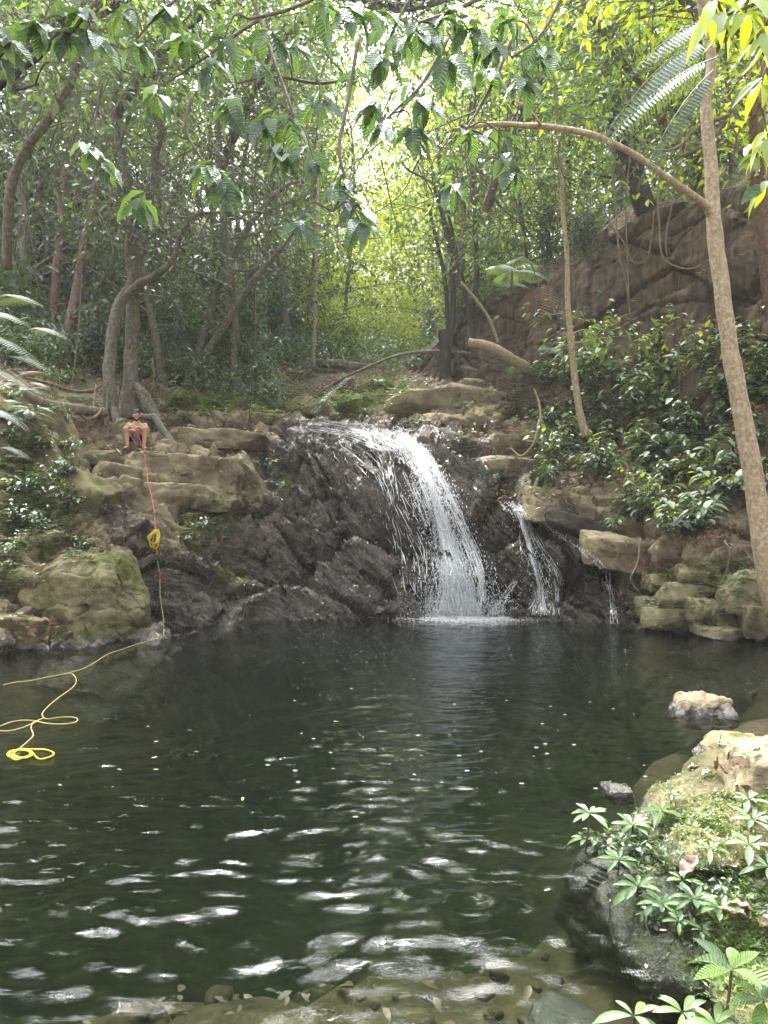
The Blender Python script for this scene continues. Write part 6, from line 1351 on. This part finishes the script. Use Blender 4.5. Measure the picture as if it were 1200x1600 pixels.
def man():
    foot = W(215, 703, 15.5); p, n = hit(213, 703)
    if p is not None: foot[2] = p[2] if abs(p[2] - foot[2]) < .4 else foot[2]; foot[1] = min(p[1] + .25, 16.2)
    foot[0] = (214 - CX) / FPX * foot[1]
    e = empty('person', foot, (0, 0, math.radians(15)), 1.0); tagit(e, 'shirtless bearded man in black shorts sitting knees up on the ledge, handling a cord', 'person')
    b = MB()
    limb(b, [(0, .10, .16), (0, .07, .27), (0, .01, .38), (0, -.05, .50), (0, -.08, .575)], [.125, .118, .125, .14, .09])
    ball(b, (-.075, .10, .13), (.10, .12, .10)); ball(b, (.075, .10, .13), (.10, .12, .10))
    ball(b, (-.075, -.085, .51), (.095, .075, .085)); ball(b, (.075, -.085, .51), (.095, .075, .085)); ball(b, (0, -.03, .55), (.17, .085, .06))
    limb(b, [(0, -.08, .57), (0, -.11, .63), (0, -.14, .69)], [.062, .056, .052])
    # head, chin down
    hr = (math.radians(26), 0, math.radians(4)); HR = np.array(Euler(hr).to_matrix()); hc = np.array([.0, -.175, .755])
    H = lambda x, y, z: hc + HR @ np.array([x, y, z])
    ball(b, hc, (.073, .092, .105), 14, hr); ball(b, H(0, -.03, -.06), (.05, .052, .055), 12, hr); ball(b, H(0, -.098, -.018), (.012, .018, .024), 8, hr)
    ball(b, H(0, -.085, -.062), (.022, .012, .009), 8); ball(b, H(0, -.078, .022), (.05, .02, .012), 8, hr)
    for s in (-1, 1): ball(b, H(s * .073, .0, -.01), (.010, .02, .032), 8, hr)
    # arms: shoulder, elbow, wrist
    arms = {-1: [(-.165, -.06, .545), (-.215, -.15, .39), (-.095, -.335, .405)], 1: [(.165, -.06, .545), (.225, -.17, .40), (.085, -.325, .455)]}
    for s, (sh, el, wr) in arms.items():
        ball(b, sh, (.062, .06, .062)); limb(b, [sh, (np.array(sh) + el) / 2 + [s * .01, 0, 0], el], [.056, .05, .04]); limb(b, [el, (np.array(el) * .6 + np.array(wr) * .4), wr], [.041, .042, .026])
        w = np.array(wr); d = nrmz(w - np.array(el)); side = nrmz(np.cross(d, [0, 0, 1])) ; dn = np.cross(side, d); pc = w + d * .05
        ball(b, w + d * .045, (.036, .036, .022), 8, (0, 0, math.atan2(d[1], d[0])))
        for k, ln in enumerate([.062, .072, .068, .054]):
            r0 = pc + d * .03 + side * (k - 1.5) * .019; curl = -dn * s * 0 + np.array([0, 0, -1.0])
            limb(b, [r0 - d * .02, r0 + d * ln * .45 + curl * .006, r0 + d * ln * .75 + curl * .026, r0 + d * ln * .6 + curl * .048], [.0095, .009, .0085, .0075])
        t0 = w + d * .02 - side * .026 * 1; limb(b, [t0, t0 - side * .022 + d * .022, t0 - side * .018 + d * .048 + [0, 0, -.012]], [.012, .0105, .009])
    # legs: hip, knee, ankle, toes
    legs = {-1: [(-.09, .08, .15), (-.205, -.36, .43), (-.165, -.34, .07), (-.19, -.50, .025)], 1: [(.09, .08, .15), (.20, -.33, .455), (.155, -.27, .085), (.175, -.43, .04)]}
    for s, (hp, kn, an, to) in legs.items():
        hp, kn, an, to = map(np.array, (hp, kn, an, to))
        limb(b, [hp, hp * .55 + kn * .45 + [0, .02, -.01], kn], [.098, .082, .056]); limb(b, [kn, kn * .65 + an * .35 + [0, .03, 0], an], [.056, .057, .034])
        ball(b, an + [0, .03, -.03], (.034, .04, .034)); limb(b, [an + [0, 0, -.02], (an + to) / 2 + [0, 0, -.005], to], [.034, .034, .028])
        for k in range(5): q = to + np.array([(k - 2) * .017, 0, -.004]); limb(b, [q, q + [0, -.035 + abs(k - 1) * .004, -.006]], [.011 if k != 1 else .013, .0085])
    fused('body', b, M_skin, .0065, e, 2)
    h = MB(); ball(h, H(0, .02, .035), (.082, .092, .085), 14, hr)
    for _ in range(70):
        q = nrmz(np.array([R.gauss(0, 1), R.gauss(.15, .8), abs(R.gauss(0, 1)) + .25])); ball(h, H(q[0] * .076, .015 + q[1] * .085, .03 + q[2] * .082), .016, 5)
    fused('hair', h, M_hair, .008, e, 1)
    bd = MB(); ball(bd, H(0, -.052, -.088), (.046, .04, .034), 10, hr)
    for s in (-1, 1): ball(bd, H(s * .052, -.03, -.055), (.018, .04, .038), 8, hr)
    fused('beard', bd, M_hair, .007, e, 1)
    for s in (-1, 1):
        ey = MB(); ball(ey, H(s * .029, -.083, .004), (.012, .007, .005), 8); obj('eye', ey.mesh('eye', M_hair), e)
        eb = MB(); ball(eb, H(s * .03, -.088, .027), (.018, .006, .004), 6); obj('eyebrow', eb.mesh('eyebrow', M_hair), e)
    sh = MB(); limb(sh, [(0, .10, .12), (0, .09, .20)], [.138, .132]); ball(sh, (-.075, .10, .13), (.112, .13, .11)); ball(sh, (.075, .10, .13), (.112, .13, .11))
    for s, (hp, kn, an, to) in legs.items(): hp, kn = np.array(hp), np.array(kn); limb(sh, [hp, hp * .5 + kn * .5], [.108, .094])
    fused('shorts', sh, M_short, .009, e, 3)
    return e, foot
e_man, foot = man()
def rope_mat(name, c):
    s = NT(name); p = s.pos(); w = s.n('ShaderNodeTexWave', wave_type='BANDS', bands_direction='DIAGONAL'); w.inputs['Scale'].default_value = 60; s.set(w.inputs[0], p)
    return s.done(s.bsdf(Base_Color=s.mix(w.outputs[1], c, tuple(v * .65 for v in c)), Roughness=.6, Normal=s.bump(w.outputs[1], .6, .004)))
M_pink = rope_mat('pink cord', (.62, .12, .16)); M_ylw = rope_mat('yellow rope', (.45, .37, .13)); M_yl2 = rope_mat('bright yellow rope', (.75, .60, .03))
M_redt = rope_mat('red tape', (.5, .03, .03))
# pink cord from his hands down to the yellow bundle
def over_rock(pxs, off=.05, first=None):
    out = []
    for i, (px, py) in enumerate(pxs):
        p, n = hit(px, py); out.append([px, py, (p[1] if p is not None else 15) - off])
    A = np.array(out); 
    if first is not None: A[0, 2] = first
    Y = A[:, 2].copy(); Y = np.minimum(Y, np.convolve(np.pad(Y, 1, 'edge'), np.ones(3) / 3, 'valid'))
    return np.array([W(a[0], a[1], y) for a, y in zip(A, Y)])
c = over_rock([(224, 697), (226, 712), (228, 726), (230, 742), (232, 757), (235, 768), (238, 782), (241, 800), (242, 815), (243, 829)])
rz_ = math.radians(15); hand = foot + np.array([.36 * math.sin(rz_), -.36 * math.cos(rz_), .42])
path = np.vstack([hand + [-.05, 0, .06], hand + [0, -.02, .0], hand + [.03, -.04, -.10], hand + [.10, -.06, -.22], c])
e = empty('pink_cord', path[0]); tagit(e, 'thin pink cord running from the man down the rocks to the yellow bundle', 'rope'); o_ = path[0]
mb = MB(); tube(mb, crom(path, 6) - o_, [.009], 6); obj('cord', mb.mesh('cord', M_pink), e)
mb = MB(); tube(mb, crom(np.array([hand + [-.12, 0, -.03], hand + [-.05, -.05, -.2], hand + [.06, -.08, -.33], hand + [.12, -.07, -.28], hand + [.02, -.03, -.02], hand + [-.1, 0, -.08], hand + [-.16, .02, -.04]]), 8) - o_, [.008], 5); obj('loop', mb.mesh('loop', M_pink), e)
# yellow rope: bundle, hanging line, floating line and coil
Yb = c[-1][1]; e = empty('yellow_rope', c[-1]); tagit(e, 'yellow rope hanging from its bundle to the water and floating in loops on the pool', 'rope'); o_ = c[-1]
mb = MB()
for k in range(7):
    a = .03 + .008 * k; x0 = R.uniform(-.03, .03); zb = R.uniform(.22, .36)
    tube(mb, crom([[x0, -.02, -.0], [x0 - .05 - .01 * k, -.03 - .01 * k, -zb * .5], [x0 - .04, -.03, -zb], [x0 + .03, -.03 - .01 * k, -zb * .9], [x0 + .05, -.02, -zb * .4], [x0 + .02, -.01, .02]], 6), [.011], 6)
obj('bundle', mb.mesh('bundle', M_yl2), e)
v = over_rock([(243, 829), (246, 845), (248, 860), (250, 880), (249.5, 900), (250, 925), (252, 945), (255, 965), (256, 985)]); end = WL(255, 997)
v = np.vstack([v, end + [0, 0, .01]]); v[:, 1] = np.minimum.accumulate(v[:, 1])
mb = MB(); tube(mb, crom(v, 6) - o_, [.009], 6); obj('line', mb.mesh('line', M_ylw), e)
for a in ((248, 856), (250, 902)):
    p = over_rock([(a[0], a[1] - 8), (a[0], a[1]), (a[0] + .4, a[1] + 8)], .055); mb = MB(); tube(mb, p - o_ - [0, .006, 0], [.015], 6); obj('red_tape', mb.mesh('red_tape', M_redt), e)
def flo(rows, r=.0062): 
    P = np.array([WL(*q) for q in rows]); P = crom(P, 10); P[:, 2] = .016 + .006 * perlin(np.c_[P[:, :2] * 2, P[:, :1] * 0]); mb = MB(); tube(mb, P - o_, [r], 6); return mb
obj('floating_line', flo([(255, 997), (243, 1000), (225, 1005), (195, 1015), (165, 1026), (135, 1045), (110, 1053), (75, 1060), (45, 1066), (25, 1068), (5, 1072)]).mesh('floating_line', M_ylw), e)
obj('floating_line', flo([(100, 1055), (112, 1055), (119, 1064), (114, 1076), (92, 1092), (75, 1106), (66, 1118), (72, 1126), (90, 1124), (112, 1123), (121, 1126), (117, 1131), (98, 1134), (72, 1133), (50, 1129), (25, 1130), (5, 1136), (-8, 1142), (10, 1146), (30, 1142), (45, 1136), (60, 1128), (68, 1125)], .006).mesh('floating_line', M_ylw), e)
obj('floating_line', flo([(60, 1129), (50, 1135), (49, 1143), (52, 1152), (44, 1161), (33, 1170), (31, 1173)]).mesh('floating_line', M_ylw), e)
rows = []
for k in range(5):
    for a in np.linspace(0, 6.283, 9)[:-1]: rows.append((30 + 1.5 * k + (20 + R.gauss(0, 2)) * math.cos(a + .3) * (1 - .07 * k), 1182 - k * .4 + (7 + R.gauss(0, 1)) * math.sin(a + .3)))
rows += [(31, 1173), (48, 1178), (60, 1189), (76, 1187), (84, 1181), (72, 1175), (50, 1174), (34, 1173)]
obj('coil', flo(rows, .0065).mesh('coil', M_yl2), e)
# ---------------------------------------------------------------- added haze: pales and brightens the wood, standing in partly for lens flare
hz = MB(); c8 = np.array([[x, y, z] for x in (-60, 60) for y in (-12, 72) for z in (-9, 62)], float)
hz.add(c8, [[0, 1, 3, 2], [4, 6, 7, 5], [0, 4, 5, 1], [2, 3, 7, 6], [0, 2, 6, 4], [1, 5, 7, 3]])
s = NT('added haze'); pv = s.n('ShaderNodeVolumePrincipled'); pv.inputs['Color'].default_value = (.9, .95, 1, 1); pv.inputs['Density'].default_value = 0.0009; pv.inputs['Anisotropy'].default_value = .35
s.t.links.new(pv.outputs[0], s.out.inputs['Volume']); tagit(obj('haze', hz.mesh('haze', s.m, False)), kind='stuff')
